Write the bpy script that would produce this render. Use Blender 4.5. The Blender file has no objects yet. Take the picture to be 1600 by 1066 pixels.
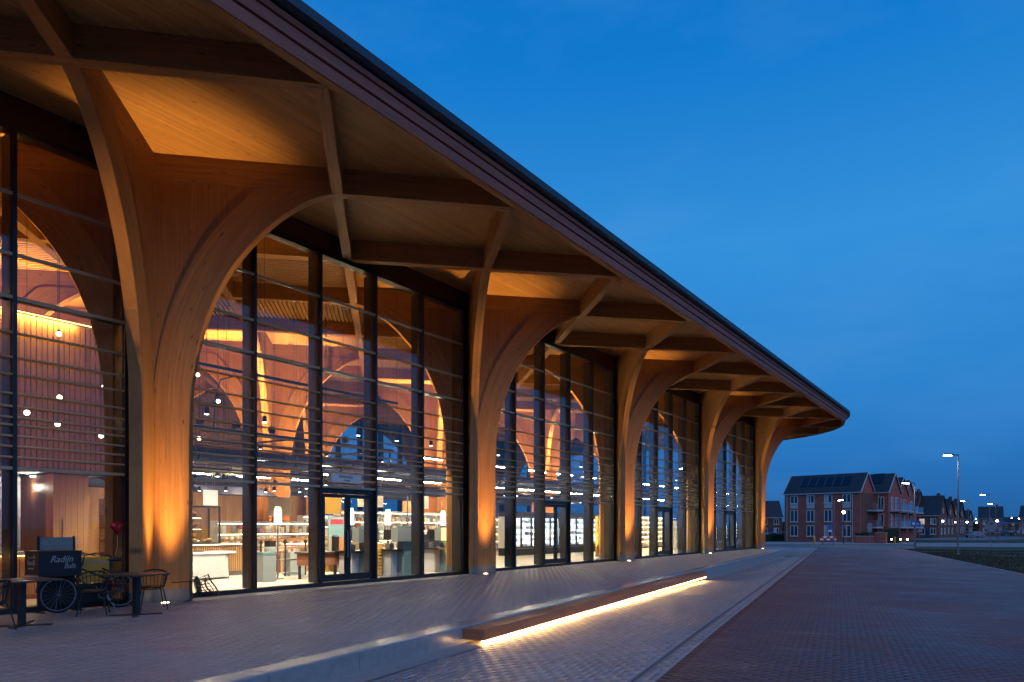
import bpy, bmesh, math, random
import numpy as np
from mathutils import Vector, Matrix, noise as mnoise
R = math.radians
random.seed(7); rng = np.random.default_rng(7)
SC = bpy.context.scene
COL = SC.collection

# ------------------------------------------------------------------ camera
# world axes: X = outwards from the shop front, Y = along the shop front, Z = up, paving at Z = 0
CAM = Vector((14.961, -7.888, 1.6)); YAW = R(34.965); FPX = 1100.8; HOR = 823.0
cam = bpy.data.cameras.new('camera'); camo = bpy.data.objects.new('camera', cam); COL.objects.link(camo)
cam.sensor_width = 36; cam.lens = FPX*36/1600; cam.shift_y = (HOR-533)/1600
cam.clip_start = .1; cam.clip_end = 3000
camo.location = CAM; camo.rotation_euler = (R(90), 0, YAW); SC.camera = camo

# ------------------------------------------------------------------ world: clear sky after sunset
def lin(c):
    return tuple((x/255/12.92 if x/255 <= .04045 else ((x/255+.055)/1.055)**2.4) for x in c)
world = bpy.data.worlds.new('World'); SC.world = world; world.use_nodes = True
wt = world.node_tree; bg = wt.nodes['Background']
tc = wt.nodes.new('ShaderNodeTexCoord'); sep = wt.nodes.new('ShaderNodeSeparateXYZ')
wt.links.new(tc.outputs['Generated'], sep.inputs[0])
ramp = wt.nodes.new('ShaderNodeValToRGB'); wt.links.new(sep.outputs['Z'], ramp.inputs[0])
stops = [(0.0, (36, 88, 146)), (.07, (37, 107, 177)), (.17, (43, 125, 197)), (.36, (49, 138, 210)), (.55, (16, 116, 197)), (1.0, (12, 86, 162))]
el = ramp.color_ramp.elements
while len(el) < len(stops): el.new(.5)
for e, (p, c) in zip(el, stops): e.position = p; e.color = (*lin(c), 1)
mp = wt.nodes.new('ShaderNodeMapping'); mp.inputs['Scale'].default_value = (1.6, 1.6, 4.5)
wt.links.new(tc.outputs['Generated'], mp.inputs[0])
cn = wt.nodes.new('ShaderNodeTexNoise'); cn.inputs['Scale'].default_value = 2.2; cn.inputs['Detail'].default_value = 5; cn.inputs['Roughness'].default_value = .55
wt.links.new(mp.outputs[0], cn.inputs['Vector'])
cr = wt.nodes.new('ShaderNodeValToRGB'); wt.links.new(cn.outputs[0], cr.inputs[0])
cr.color_ramp.elements[0].position = .48; cr.color_ramp.elements[0].color = (0, 0, 0, 1)
cr.color_ramp.elements[1].position = .8; cr.color_ramp.elements[1].color = (.28, .28, .28, 1)
mx = wt.nodes.new('ShaderNodeMix'); mx.data_type = 'RGBA'
wt.links.new(cr.outputs[0], mx.inputs[0]); wt.links.new(ramp.outputs[0], mx.inputs[6]); mx.inputs[7].default_value = (*lin((84, 148, 214)), 1)
wt.links.new(mx.outputs[2], bg.inputs[0]); bg.inputs[1].default_value = 1.0

# ------------------------------------------------------------------ sun: only the soft afterglow is left
sd = bpy.data.lights.new('sun', 'SUN'); sun = bpy.data.objects.new('sun', sd); COL.objects.link(sun)
sd.energy = .62; sd.angle = R(80); sd.color = (.90, .80, 1)
sun.rotation_euler = (R(46), 0, R(62))        # from behind the camera, high and very soft

# ------------------------------------------------------------------ render settings
vs = SC.view_settings; vs.view_transform = 'Standard'; vs.look = 'None'; vs.exposure = .12; vs.gamma = 1; vs.use_curve_mapping = False
cy = SC.cycles
cy.use_denoising = True; cy.max_bounces = 7; cy.diffuse_bounces = 3; cy.glossy_bounces = 3; cy.transmission_bounces = 4
cy.transparent_max_bounces = 32; cy.sample_clamp_indirect = 2.5; cy.sample_clamp_direct = 0; cy.caustics_reflective = False; cy.caustics_refractive = False
cy.use_light_tree = True; cy.blur_glossy = .6

# ------------------------------------------------------------------ pixel helper (directions only; distance comes from what is touched)
def G(y):                                      # ground level outside the raised plaza: falls gently away from the camera
    return -.26 if y < 5 else (-.26-.0066*(y-5) if y < 125 else -1.052)
_s, _c = math.sin(YAW), math.cos(YAW)
def ray(px, py):
    X = (px-800)/FPX; Y = (HOR-py)/FPX
    return Vector((X*_c-_s, X*_s+_c, Y))
def on_z(px, py, z): d = ray(px, py); return CAM+d*((z-CAM.z)/d.z)
def on_x(px, py, x): d = ray(px, py); return CAM+d*((x-CAM.x)/d.x)
def on_ground(px, py):
    z = -.26
    for _ in range(30):
        p = on_z(px, py, z); z = G(p.y)
    return p
def at_depth(px, Z):                           # point on the ground at viewing depth Z
    d = ray(px, HOR); p = CAM+d*Z; return Vector((p.x, p.y, G(p.y)))

# ------------------------------------------------------------------ materials
def node(nt, t, **kw):
    n = nt.nodes.new(t)
    for k, v in kw.items(): setattr(n, k, v)
    return n
def new_mat(name):
    m = bpy.data.materials.new(name); m.use_nodes = True
    return m, m.node_tree, m.node_tree.nodes['Principled BSDF']
def plain(name, col, rough=.5, metal=0, var=.12, scale=6, bump=0, emis=None, spec=.5):
    """single colour with soft mottling"""
    m, nt, b = new_mat(name); L = nt.links.new
    tcn = node(nt, 'ShaderNodeTexCoord'); n = node(nt, 'ShaderNodeTexNoise'); n.inputs['Scale'].default_value = scale; n.inputs['Detail'].default_value = 6
    L(tcn.outputs['Object'], n.inputs['Vector'])
    r = node(nt, 'ShaderNodeMapRange'); r.inputs['To Min'].default_value = 1-var; r.inputs['To Max'].default_value = 1+var
    L(n.outputs[0], r.inputs[0])
    v = node(nt, 'ShaderNodeVectorMath', operation='SCALE'); v.inputs[0].default_value = col; L(r.outputs[0], v.inputs['Scale'])
    L(v.outputs[0], b.inputs['Base Color']); b.inputs['Roughness'].default_value = rough; b.inputs['Metallic'].default_value = metal
    b.inputs['Specular IOR Level'].default_value = spec
    if bump:
        bp = node(nt, 'ShaderNodeBump'); bp.inputs['Strength'].default_value = bump; bp.inputs['Distance'].default_value = .01
        L(n.outputs[0], bp.inputs['Height']); L(bp.outputs[0], b.inputs['Normal'])
    if emis:
        b.inputs['Emission Color'].default_value = (*emis[0], 1); b.inputs['Emission Strength'].default_value = emis[1]
    return m
def emit(name, col, st):
    m, nt, b = new_mat(name); b.inputs['Base Color'].default_value = (.8, .8, .8, 1)
    b.inputs['Emission Color'].default_value = (*col, 1); b.inputs['Emission Strength'].default_value = st
    return m
def wood(name, base, dark, lam=.045, rough=.55, knots=.55, grain=16., uscale=.7, lamline=.35, lamvar=.10):
    """glulam / planks: UV.x runs along the grain in metres, UV.y across"""
    m, nt, b = new_mat(name); L = nt.links.new
    uv = node(nt, 'ShaderNodeUVMap'); oi = node(nt, 'ShaderNodeObjectInfo')
    off = node(nt, 'ShaderNodeVectorMath', operation='SCALE'); off.inputs[0].default_value = (37., 11., 5.); L(oi.outputs['Random'], off.inputs['Scale'])
    ad = node(nt, 'ShaderNodeVectorMath', operation='ADD'); L(uv.outputs[0], ad.inputs[0]); L(off.outputs[0], ad.inputs[1])
    sp = node(nt, 'ShaderNodeSeparateXYZ'); L(ad.outputs[0], sp.inputs[0])
    def mapping(src, s):
        q = node(nt, 'ShaderNodeMapping'); q.inputs['Scale'].default_value = s; L(src, q.inputs[0]); return q.outputs[0]
    n1 = node(nt, 'ShaderNodeTexNoise'); n1.inputs['Scale'].default_value = 1; n1.inputs['Detail'].default_value = 7; n1.inputs['Roughness'].default_value = .65; n1.inputs['Distortion'].default_value = .6
    L(mapping(ad.outputs[0], (uscale, grain, 1)), n1.inputs['Vector'])
    n2 = node(nt, 'ShaderNodeTexNoise'); n2.inputs['Scale'].default_value = 1; n2.inputs['Detail'].default_value = 3
    L(mapping(ad.outputs[0], (.35, .8, 1)), n2.inputs['Vector'])
    vo = node(nt, 'ShaderNodeTexVoronoi'); vo.inputs['Scale'].default_value = 1
    L(mapping(ad.outputs[0], (1.9, 6.5, 1)), vo.inputs['Vector'])
    kn = node(nt, 'ShaderNodeMapRange'); kn.inputs['From Min'].default_value = .03; kn.inputs['From Max'].default_value = .16; kn.inputs['To Min'].default_value = knots; kn.inputs['To Max'].default_value = 0
    L(vo.outputs['Distance'], kn.inputs[0])
    # laminations
    dv = node(nt, 'ShaderNodeMath', operation='DIVIDE'); L(sp.outputs['Y'], dv.inputs[0]); dv.inputs[1].default_value = lam
    fl = node(nt, 'ShaderNodeMath', operation='FLOOR'); L(dv.outputs[0], fl.inputs[0])
    fr = node(nt, 'ShaderNodeMath', operation='FRACT'); L(dv.outputs[0], fr.inputs[0])
    ln = node(nt, 'ShaderNodeMath', operation='LESS_THAN'); L(fr.outputs[0], ln.inputs[0]); ln.inputs[1].default_value = .09
    du = node(nt, 'ShaderNodeMath', operation='DIVIDE'); L(sp.outputs['X'], du.inputs[0]); du.inputs[1].default_value = 3.1
    wadd = node(nt, 'ShaderNodeMath', operation='MULTIPLY_ADD'); L(fl.outputs[0], wadd.inputs[0]); wadd.inputs[1].default_value = .37; L(du.outputs[0], wadd.inputs[2])
    fu = node(nt, 'ShaderNodeMath', operation='FLOOR'); L(wadd.outputs[0], fu.inputs[0])
    cmb = node(nt, 'ShaderNodeCombineXYZ'); L(fl.outputs[0], cmb.inputs[0]); L(fu.outputs[0], cmb.inputs[1])
    wn = node(nt, 'ShaderNodeTexWhiteNoise'); wn.noise_dimensions = '2D'; L(cmb.outputs[0], wn.inputs['Vector'])
    # mix
    cr_ = node(nt, 'ShaderNodeValToRGB'); cr_.color_ramp.elements[0].position = .3; cr_.color_ramp.elements[1].position = .72
    cr_.color_ramp.elements[0].color = (*dark, 1); cr_.color_ramp.elements[1].color = (*base, 1); L(n1.outputs[0], cr_.inputs[0])
    k = node(nt, 'ShaderNodeMath', operation='MULTIPLY_ADD'); L(wn.outputs['Value'], k.inputs[0]); k.inputs[1].default_value = 2*lamvar; k.inputs[2].default_value = 1-lamvar
    k2 = node(nt, 'ShaderNodeMath', operation='MULTIPLY_ADD'); L(n2.outputs[0], k2.inputs[0]); k2.inputs[1].default_value = .5; k2.inputs[2].default_value = .75
    k3 = node(nt, 'ShaderNodeMath', operation='MULTIPLY'); L(k.outputs[0], k3.inputs[0]); L(k2.outputs[0], k3.inputs[1])
    l2 = node(nt, 'ShaderNodeMath', operation='MULTIPLY_ADD'); L(ln.outputs[0], l2.inputs[0]); l2.inputs[1].default_value = -lamline; l2.inputs[2].default_value = 1
    k4 = node(nt, 'ShaderNodeMath', operation='MULTIPLY'); L(k3.outputs[0], k4.inputs[0]); L(l2.outputs[0], k4.inputs[1])
    k5 = node(nt, 'ShaderNodeMath', operation='SUBTRACT'); k5.inputs[0].default_value = 1; L(kn.outputs[0], k5.inputs[1])
    k6 = node(nt, 'ShaderNodeMath', operation='MULTIPLY'); L(k4.outputs[0], k6.inputs[0]); L(k5.outputs[0], k6.inputs[1])
    sc_ = node(nt, 'ShaderNodeVectorMath', operation='SCALE'); L(cr_.outputs[0], sc_.inputs[0]); L(k6.outputs[0], sc_.inputs['Scale'])
    L(sc_.outputs[0], b.inputs['Base Color']); b.inputs['Roughness'].default_value = rough
    bp = node(nt, 'ShaderNodeBump'); bp.inputs['Strength'].default_value = .25; bp.inputs['Distance'].default_value = .004
    L(k6.outputs[0], bp.inputs['Height']); L(bp.outputs[0], b.inputs['Normal'])
    return m
def glass(name, tint, r0=.07):
    """thin pane: mirror reflection by the angle of incidence (Schlick), the rest passes straight through"""
    m, nt, b = new_mat(name); L = nt.links.new; nt.nodes.remove(b)
    out = nt.nodes['Material Output']
    lw = node(nt, 'ShaderNodeLayerWeight'); lw.inputs[0].default_value = .5
    p = node(nt, 'ShaderNodeMath', operation='POWER'); L(lw.outputs['Facing'], p.inputs[0]); p.inputs[1].default_value = 5
    f = node(nt, 'ShaderNodeMath', operation='MULTIPLY_ADD'); L(p.outputs[0], f.inputs[0]); f.inputs[1].default_value = 1-r0; f.inputs[2].default_value = r0
    t = node(nt, 'ShaderNodeBsdfTransparent'); t.inputs[0].default_value = (*tint, 1)
    g = node(nt, 'ShaderNodeBsdfGlossy'); g.inputs['Roughness'].default_value = .0; g.inputs[0].default_value = (.95, .97, 1, 1)
    mxs = node(nt, 'ShaderNodeMixShader'); L(f.outputs[0], mxs.inputs[0]); L(t.outputs[0], mxs.inputs[1]); L(g.outputs[0], mxs.inputs[2]); L(mxs.outputs[0], out.inputs[0])
    return m
def paver(name, cols, rough=(.45, .75), mot=3.):
    """bricks built one by one: every brick carries its own 'tone' value"""
    m, nt, b = new_mat(name); L = nt.links.new
    a = node(nt, 'ShaderNodeAttribute'); a.attribute_name = 'tone'
    r = node(nt, 'ShaderNodeValToRGB'); L(a.outputs['Fac'], r.inputs[0])
    e = r.color_ramp.elements
    while len(e) < len(cols): e.new(.5)
    for i, c in enumerate(cols): e[i].position = i/(len(cols)-1); e[i].color = (*c, 1)
    g = node(nt, 'ShaderNodeNewGeometry'); n = node(nt, 'ShaderNodeTexNoise'); n.inputs['Scale'].default_value = .55; n.inputs['Detail'].default_value = 6; L(g.outputs['Position'], n.inputs['Vector'])
    n2 = node(nt, 'ShaderNodeTexNoise'); n2.inputs['Scale'].default_value = 60; n2.inputs['Detail'].default_value = 3; L(g.outputs['Position'], n2.inputs['Vector'])
    k = node(nt, 'ShaderNodeMath', operation='MULTIPLY_ADD'); L(n.outputs[0], k.inputs[0]); k.inputs[1].default_value = .9; k.inputs[2].default_value = .55
    k2 = node(nt, 'ShaderNodeMath', operation='MULTIPLY_ADD'); L(n2.outputs[0], k2.inputs[0]); k2.inputs[1].default_value = .5; k2.inputs[2].default_value = .75
    k3 = node(nt, 'ShaderNodeMath', operation='MULTIPLY'); L(k.outputs[0], k3.inputs[0]); L(k2.outputs[0], k3.inputs[1])
    s = node(nt, 'ShaderNodeVectorMath', operation='SCALE'); L(r.outputs[0], s.inputs[0]); L(k3.outputs[0], s.inputs['Scale'])
    L(s.outputs[0], b.inputs['Base Color'])
    rr = node(nt, 'ShaderNodeMapRange'); rr.inputs['From Min'].default_value = .3; rr.inputs['From Max'].default_value = .7; rr.inputs['To Min'].default_value = rough[0]; rr.inputs['To Max'].default_value = rough[1]
    L(n.outputs[0], rr.inputs[0]); L(rr.outputs[0], b.inputs['Roughness'])
    bp = node(nt, 'ShaderNodeBump'); bp.inputs['Strength'].default_value = .35; bp.inputs['Distance'].default_value = .004; L(n2.outputs[0], bp.inputs['Height']); L(bp.outputs[0], b.inputs['Normal'])
    return m
def brickwall(name, c1, c2, mortar):
    """far brick walls: single bricks are below a pixel there"""
    m, nt, b = new_mat(name); L = nt.links.new
    uv = node(nt, 'ShaderNodeUVMap'); t = node(nt, 'ShaderNodeTexBrick'); L(uv.outputs[0], t.inputs['Vector'])
    t.inputs['Color1'].default_value = (*c1, 1); t.inputs['Color2'].default_value = (*c2, 1); t.inputs['Mortar'].default_value = (*mortar, 1)
    t.inputs['Scale'].default_value = 1; t.inputs['Brick Width'].default_value = .22; t.inputs['Row Height'].default_value = .065; t.inputs['Mortar Size'].default_value = .006
    n = node(nt, 'ShaderNodeTexNoise'); n.inputs['Scale'].default_value = .8; n.inputs['Detail'].default_value = 5; L(uv.outputs[0], n.inputs['Vector'])
    k = node(nt, 'ShaderNodeMath', operation='MULTIPLY_ADD'); L(n.outputs[0], k.inputs[0]); k.inputs[1].default_value = .7; k.inputs[2].default_value = .65
    s = node(nt, 'ShaderNodeVectorMath', operation='SCALE'); L(t.outputs[0], s.inputs[0]); L(k.outputs[0], s.inputs['Scale']); L(s.outputs[0], b.inputs['Base Color'])
    b.inputs['Roughness'].default_value = .85
    return m
def ground_mat(name, c1, c2, scale=.4, rough=.9, fine=30):
    m, nt, b = new_mat(name); L = nt.links.new
    g = node(nt, 'ShaderNodeNewGeometry'); n = node(nt, 'ShaderNodeTexNoise'); n.inputs['Scale'].default_value = scale; n.inputs['Detail'].default_value = 8; L(g.outputs['Position'], n.inputs['Vector'])
    n2 = node(nt, 'ShaderNodeTexNoise'); n2.inputs['Scale'].default_value = fine; n2.inputs['Detail'].default_value = 4; L(g.outputs['Position'], n2.inputs['Vector'])
    a = node(nt, 'ShaderNodeMath', operation='MULTIPLY_ADD'); L(n2.outputs[0], a.inputs[0]); a.inputs[1].default_value = .4; L(n.outputs[0], a.inputs[2])
    r = node(nt, 'ShaderNodeValToRGB'); L(a.outputs[0], r.inputs[0]); r.color_ramp.elements[0].position = .45; r.color_ramp.elements[1].position = .95
    r.color_ramp.elements[0].color = (*c1, 1); r.color_ramp.elements[1].color = (*c2, 1); L(r.outputs[0], b.inputs['Base Color']); b.inputs['Roughness'].default_value = rough
    bp = node(nt, 'ShaderNodeBump'); bp.inputs['Strength'].default_value = .3; bp.inputs['Distance'].default_value = .01; L(n2.outputs[0], bp.inputs['Height']); L(bp.outputs[0], b.inputs['Normal'])
    return m

M = {}
M['glulam'] = wood('glulam', (.50, .238, .068), (.34, .142, .036), lamline=.24, lamvar=.09, knots=.7)
M['panelwood'] = wood('panel_timber', (.42, .185, .052), (.28, .11, .03), lam=.19, lamline=.12, lamvar=.06, knots=.5)
M['soffit'] = wood('soffit', (.62, .32, .095), (.42, .19, .052), lam=.14, knots=.6, grain=11, uscale=.5, lamline=.22, lamvar=.08)
M['slat'] = wood('slat', (.45, .24, .09), (.32, .15, .05), lam=.06, knots=.2)
M['fascia'] = wood('fascia', (.44, .16, .105), (.30, .10, .068), lam=.2, knots=.25, grain=22, rough=.5, lamline=.0)
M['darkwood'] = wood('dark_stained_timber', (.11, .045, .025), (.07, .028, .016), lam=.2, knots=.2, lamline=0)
M['bench'] = wood('bench_timber', (.42, .175, .08), (.29, .11, .05), lam=.19, knots=.3, rough=.42, lamline=0)
M['cladding'] = wood('cladding', (.42, .22, .09), (.30, .14, .055), lam=.2, knots=.25, lamline=0)
M['metal'] = plain('dark_metal', (.016, .017, .02), .38, .0, .2, 3)
M['steel'] = plain('steel', (.32, .33, .35), .35, .8, .1, 5)
M['galv'] = plain('galvanised', (.20, .21, .23), .5, .5, .2, 4)
M['fin'] = plain('bronze_fin', (.50, .37, .22), .4, .2, .15, 4)
M['zinc'] = plain('zinc', (.055, .07, .09), .45, .5, .2, 2)
M['glass'] = glass('window_glass', (.93, .95, .96), .045)
M['clear'] = glass('cabinet_glass', (.95, .97, .97), .04)
M['concrete'] = plain('concrete', (.30, .29, .27), .62, 0, .22, 5, .3)
M['band'] = plain('edge_band_stone', (.06, .055, .055), .7, 0, .25, 3, .3)
M['kerb'] = plain('polished_concrete', (.28, .295, .295), .26, 0, .25, 9, .12)
M['plinth'] = plain('plinth_stone', (.20, .19, .175), .6, 0, .25, 12, .3)
M['floor'] = plain('shop_floor', (.68, .62, .52), .25, 0, .08, 3)
M['plaza'] = paver('plaza_clinker', [(.24, .225, .22), (.28, .26, .255), (.33, .305, .30), (.38, .355, .345)], (.32, .6))
M['jointdark'] = ground_mat('joint_grit', (.125, .062, .055), (.155, .085, .075), 1.2)
M['road'] = paver('road_clinker', [(.115, .052, .048), (.145, .066, .058), (.175, .088, .076), (.22, .14, .124)], (.38, .66))
M['joint'] = ground_mat('joint_sand', (.22, .2, .19), (.29, .265, .255), 1.2)
M['grass'] = ground_mat('grass', (.012, .022, .008), (.05, .06, .022), .25, 1)
M['blade'] = plain('grass_blade', (.04, .05, .022), .8, 0, .4, 2)
M['asphalt'] = ground_mat('asphalt', (.10, .10, .10), (.16, .16, .155), .3)
M['path'] = ground_mat('path_slabs', (.20, .195, .185), (.30, .29, .27), .5)
M['brick'] = brickwall('red_brick', (.36, .078, .056), (.44, .105, .07), (.22, .13, .11))
M['brick2'] = brickwall('brown_brick', (.13, .055, .04), (.18, .08, .055), (.11, .09, .08))
M['tile'] = plain('roof_tiles', (.014, .024, .032), .6, 0, .3, 8, .2)
M['white'] = plain('white_paint', (.72, .72, .70), .5, 0, .06, 4)
M['pale'] = plain('pale_concrete', (.46, .46, .45), .6, 0, .1, 4)
M['winglass'] = plain('dark_window', (.03, .04, .05), .06, 0, .2, .7, spec=.8)
M['curtain'] = plain('curtain', (.42, .42, .42), .9, 0, .15, 6)
M['solar'] = plain('solar_cell', (.012, .018, .035), .15, .2, .1, 3)
M['black'] = plain('black_plastic', (.012, .012, .013), .45, 0, .2, 8)
M['boxblack'] = plain('box_lacquer', (.005, .006, .008), .5, 0, .2, 8)
M['rubber'] = plain('rubber', (.012, .012, .012), .8, 0, .2, 8)
M['rim'] = plain('rim_alloy', (.35, .37, .42), .3, .8, .1, 8)
M['red'] = plain('balloon_foil', (.45, .012, .02), .16, .55, .1, 3)
M['greyunit'] = plain('unit_grey', (.30, .33, .32), .45, 0, .06, 3)
M['teal'] = plain('teal_panel', (.14, .24, .25), .45, 0, .08, 3)
M['navy'] = plain('navy_panel', (.035, .05, .11), .5, 0, .1, 3)
M['yellow'] = plain('yellow_paint', (.60, .33, .03), .5, 0, .1, 3)
M['signblue'] = plain('sign_blue', (.02, .10, .35), .4, 0, .05, 3)
M['signred'] = plain('sign_red', (.42, .03, .03), .4, 0, .05, 3)
M['hedge'] = plain('hedge_leaf', (.025, .045, .018), .8, 0, .5, 1.5)
M['carpaint'] = plain('car_paint', (.20, .24, .30), .25, .4, .05, 2)
M['terrace'] = plain('table_top', (.085, .06, .05), .38, 0, .25, 6)
M['bread'] = plain('bread_crust', (.46, .24, .09), .7, 0, .35, 9)
M['frosted'] = plain('frosted_screen', (.20, .22, .20), .4, 0, .1, 3)
M['print'] = plain('white_print', (.62, .64, .66), .6, 0, .02, 3)
M['printdim'] = plain('shaded_print', (.30, .32, .34), .6, 0, .05, 3)  # white print with the dimness of the terrace put into its colour
M['ink'] = plain('dark_print', (.02, .02, .02), .6, 0, .02, 3)
M['card'] = plain('cardboard', (.40, .28, .16), .8, 0, .15, 6)
# things that give off light
M['led'] = emit('led_strip', (1, .56, .19), 65)
M['lens'] = emit('uplight_lens', (1, .72, .42), 14)
M['tube'] = emit('linear_lamp', (1, .80, .48), 230)
M['bulb'] = emit('pendant_bulb', (1, .74, .38), 16)
M['spotlens'] = emit('spot_lens', (1, .90, .72), 22)
M['street'] = emit('street_lamp_lens', (1, .93, .82), 40)
M['globe'] = emit('post_lamp_globe', (1, .74, .40), 26)
M['fridge'] = emit('liner_glow', (.92, .97, 1), 40)
M['shelfglow'] = emit('shelf_glow', (1, .84, .56), 1.8)
M['panel'] = emit('lit_panel', (1, .96, .9), 4.5)
M['green'] = emit('green_signal', (.10, .9, .22), 3)
M['dome'] = emit('dome_lamp', (1, .82, .50), 1.8)
M['cove'] = emit('cove_strip', (1, .56, .14), 7)
M['litwin'] = emit('lit_window', (1, .62, .26), .5)

# ------------------------------------------------------------------ mesh builder
class MB:
    def __init__(s): s.v = []; s.f = []; s.uv = []
    def add(s, verts, faces, uvs=None):
        o = len(s.v); s.v += [tuple(q) for q in verts]
        for i, fc in enumerate(faces):
            s.f.append([o+k for k in fc]); s.uv.append(uvs[i] if uvs else None)
        return s
    def quad(s, a, b, c, d):
        w = (Vector(b)-Vector(a)).length; h = (Vector(d)-Vector(a)).length
        return s.add([a, b, c, d], [(0, 1, 2, 3)], [[(0, 0), (w, 0), (w, h), (0, h)]])
    def obox(s, o, ax, ay, az):
        """box from corner o along three edge vectors; UV.x follows the longest edge of each face"""
        o, ax, ay, az = Vector(o), Vector(ax), Vector(ay), Vector(az)
        if ax.cross(ay).dot(az) < 0: o, ax = o+ax, -ax
        P = [o, o+ax, o+ax+ay, o+ay, o+az, o+ax+az, o+ax+ay+az, o+ay+az]
        F = [(0, 3, 2, 1), (4, 5, 6, 7), (0, 1, 5, 4), (1, 2, 6, 5), (2, 3, 7, 6), (3, 0, 4, 7)]
        U = []
        for f in F:
            e1 = (P[f[1]]-P[f[0]]).length; e2 = (P[f[3]]-P[f[0]]).length
            U.append([(0, 0), (e1, 0), (e1, e2), (0, e2)] if e1 >= e2 else [(0, 0), (0, e1), (e2, e1), (e2, 0)])
        return s.add(P, F, U)
    def box(s, x0, x1, y0, y1, z0, z1): return s.obox((x0, y0, z0), (x1-x0, 0, 0), (0, y1-y0, 0), (0, 0, z1-z0))
    def bar(s, a, b, w, h, up=(0, 0, 1)):
        """rectangular bar between two points, section w (sideways) x h (up)"""
        a, b = Vector(a), Vector(b); d = (b-a).normalized(); up = Vector(up)
        if abs(d.dot(up)) > .99: up = Vector((1, 0, 0))
        side = d.cross(up).normalized(); u2 = side.cross(d).normalized()
        return s.obox(a-side*w/2-u2*h/2, side*w, b-a, u2*h)
    def tube(s, pts, r, n=8, close=False, caps=True):
        pts = [Vector(q) for q in pts]; rings = []; m = len(pts); L = 0; us = []
        rr = r if isinstance(r, (list, tuple)) else [r]*m
        prev = None
        for i, p in enumerate(pts):
            if close: d = (pts[(i+1) % m]-pts[i-1]).normalized()
            else: d = (pts[min(i+1, m-1)]-pts[max(i-1, 0)]).normalized()
            ref = prev if prev is not None else (Vector((0, 0, 1)) if abs(d.z) < .95 else Vector((1, 0, 0)))
            s1 = d.cross(ref)
            if s1.length < 1e-5: s1 = d.cross(Vector((.3, .5, .8)))
            s1.normalize(); s2 = s1.cross(d).normalized(); prev = s2
            rings.append([p+s1*rr[i]*math.cos(2*math.pi*k/n)+s2*rr[i]*math.sin(2*math.pi*k/n) for k in range(n)])
        V = [q for rg in rings for q in rg]; F = []
        for i in range(m if close else m-1):
            j = (i+1) % m
            for k in range(n): F.append((i*n+k, i*n+(k+1) % n, j*n+(k+1) % n, j*n+k))
        if caps and not close: F.append(tuple(range(n-1, -1, -1))); F.append(tuple((m-1)*n+k for k in range(n)))
        return s.add(V, F)
    def lathe(s, c, prof, n=16, ax=None):
        """profile [(r, z)] turned about a vertical axis at c"""
        c = Vector(c); V = []; F = []
        for r, z in prof:
            for k in range(n): V.append(c+Vector((r*math.cos(2*math.pi*k/n), r*math.sin(2*math.pi*k/n), z)))
        for i in range(len(prof)-1):
            for k in range(n): F.append((i*n+k, i*n+(k+1) % n, (i+1)*n+(k+1) % n, (i+1)*n+k))
        F.append(tuple(range(n-1, -1, -1))); F.append(tuple((len(prof)-1)*n+k for k in range(n)))
        return s.add(V, F)
    def prism(s, poly, z0, z1, zf=None):
        """vertical prism over a plan polygon (counter-clockwise)"""
        n = len(poly); V = [(p[0], p[1], z0) for p in poly]+[(p[0], p[1], z1) for p in poly]
        F = [tuple(range(n-1, -1, -1)), tuple(range(n, 2*n))]+[(i, (i+1) % n, n+(i+1) % n, n+i) for i in range(n)]
        U = [[(poly[i][1], poly[i][0]) for i in range(n-1, -1, -1)], [(p[1], p[0]) for p in poly]]
        for i in range(n):
            w = (Vector(poly[(i+1) % n])-Vector(poly[i])).length; U.append([(0, 0), (w, 0), (w, z1-z0), (0, z1-z0)])
        return s.add(V, F, U)
    def sphere(s, c, r, n=10, m=7, sx=1, sy=1, sz=1):
        c = Vector(c)
        return s.lathe_raw(c, [(r*math.sin(math.pi*i/m), -r*math.cos(math.pi*i/m)) for i in range(m+1)], n, sx, sy, sz)
    def lathe_raw(s, c, prof, n, sx, sy, sz):
        V = []; F = []
        for r, z in prof:
            r = max(r, 1e-4)
            for k in range(n): V.append(c+Vector((sx*r*math.cos(2*math.pi*k/n), sy*r*math.sin(2*math.pi*k/n), sz*z)))
        for i in range(len(prof)-1):
            for k in range(n): F.append((i*n+k, i*n+(k+1) % n, (i+1)*n+(k+1) % n, (i+1)*n+k))
        return s.add(V, F)
    def mesh(s, name, mat, smooth=False):
        me = bpy.data.meshes.new(name); me.from_pydata(s.v, [], s.f)
        uvl = me.uv_layers.new(name='UVMap'); k = 0; buf = []
        for i, fc in enumerate(s.f):
            u = s.uv[i]
            if u is None:
                u = []
                for q in fc:
                    x, y, z = s.v[q]; u.append((y+x*.3, z+x*.5))
            for t in u: buf += [t[0], t[1]]
        uvl.data.foreach_set('uv', buf)
        me.materials.append(mat)
        if smooth: me.polygons.foreach_set('use_smooth', [True]*len(me.polygons))
        me.update(); return me
    def build(s, name, mat, parent=None, smooth=False, loc=None):
        if isinstance(mat, str): mat = M[mat]
        o = bpy.data.objects.new(name, s.mesh(name, mat, smooth)); COL.objects.link(o)
        if loc is not None: o.location = loc
        if parent is not None: o.parent = parent
        return o
def tag(o, label=None, cat=None, group=None, kind=None):
    if label: o['label'] = label
    if cat: o['category'] = cat
    if group: o['group'] = group
    if kind: o['kind'] = kind
    return o
def thing(name, label, cat, loc=(0, 0, 0), rz=0, group=None):
    o = bpy.data.objects.new(name, None); COL.objects.link(o); o.location = loc; o.rotation_euler = (0, 0, rz); o.empty_display_size = .2
    return tag(o, label, cat, group)
def copy_tree(o, parent=None):
    c = o.copy(); COL.objects.link(c)
    if parent is not None: c.parent = parent
    for ch in [q for q in o.children]: copy_tree(ch, c)
    return c
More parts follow.
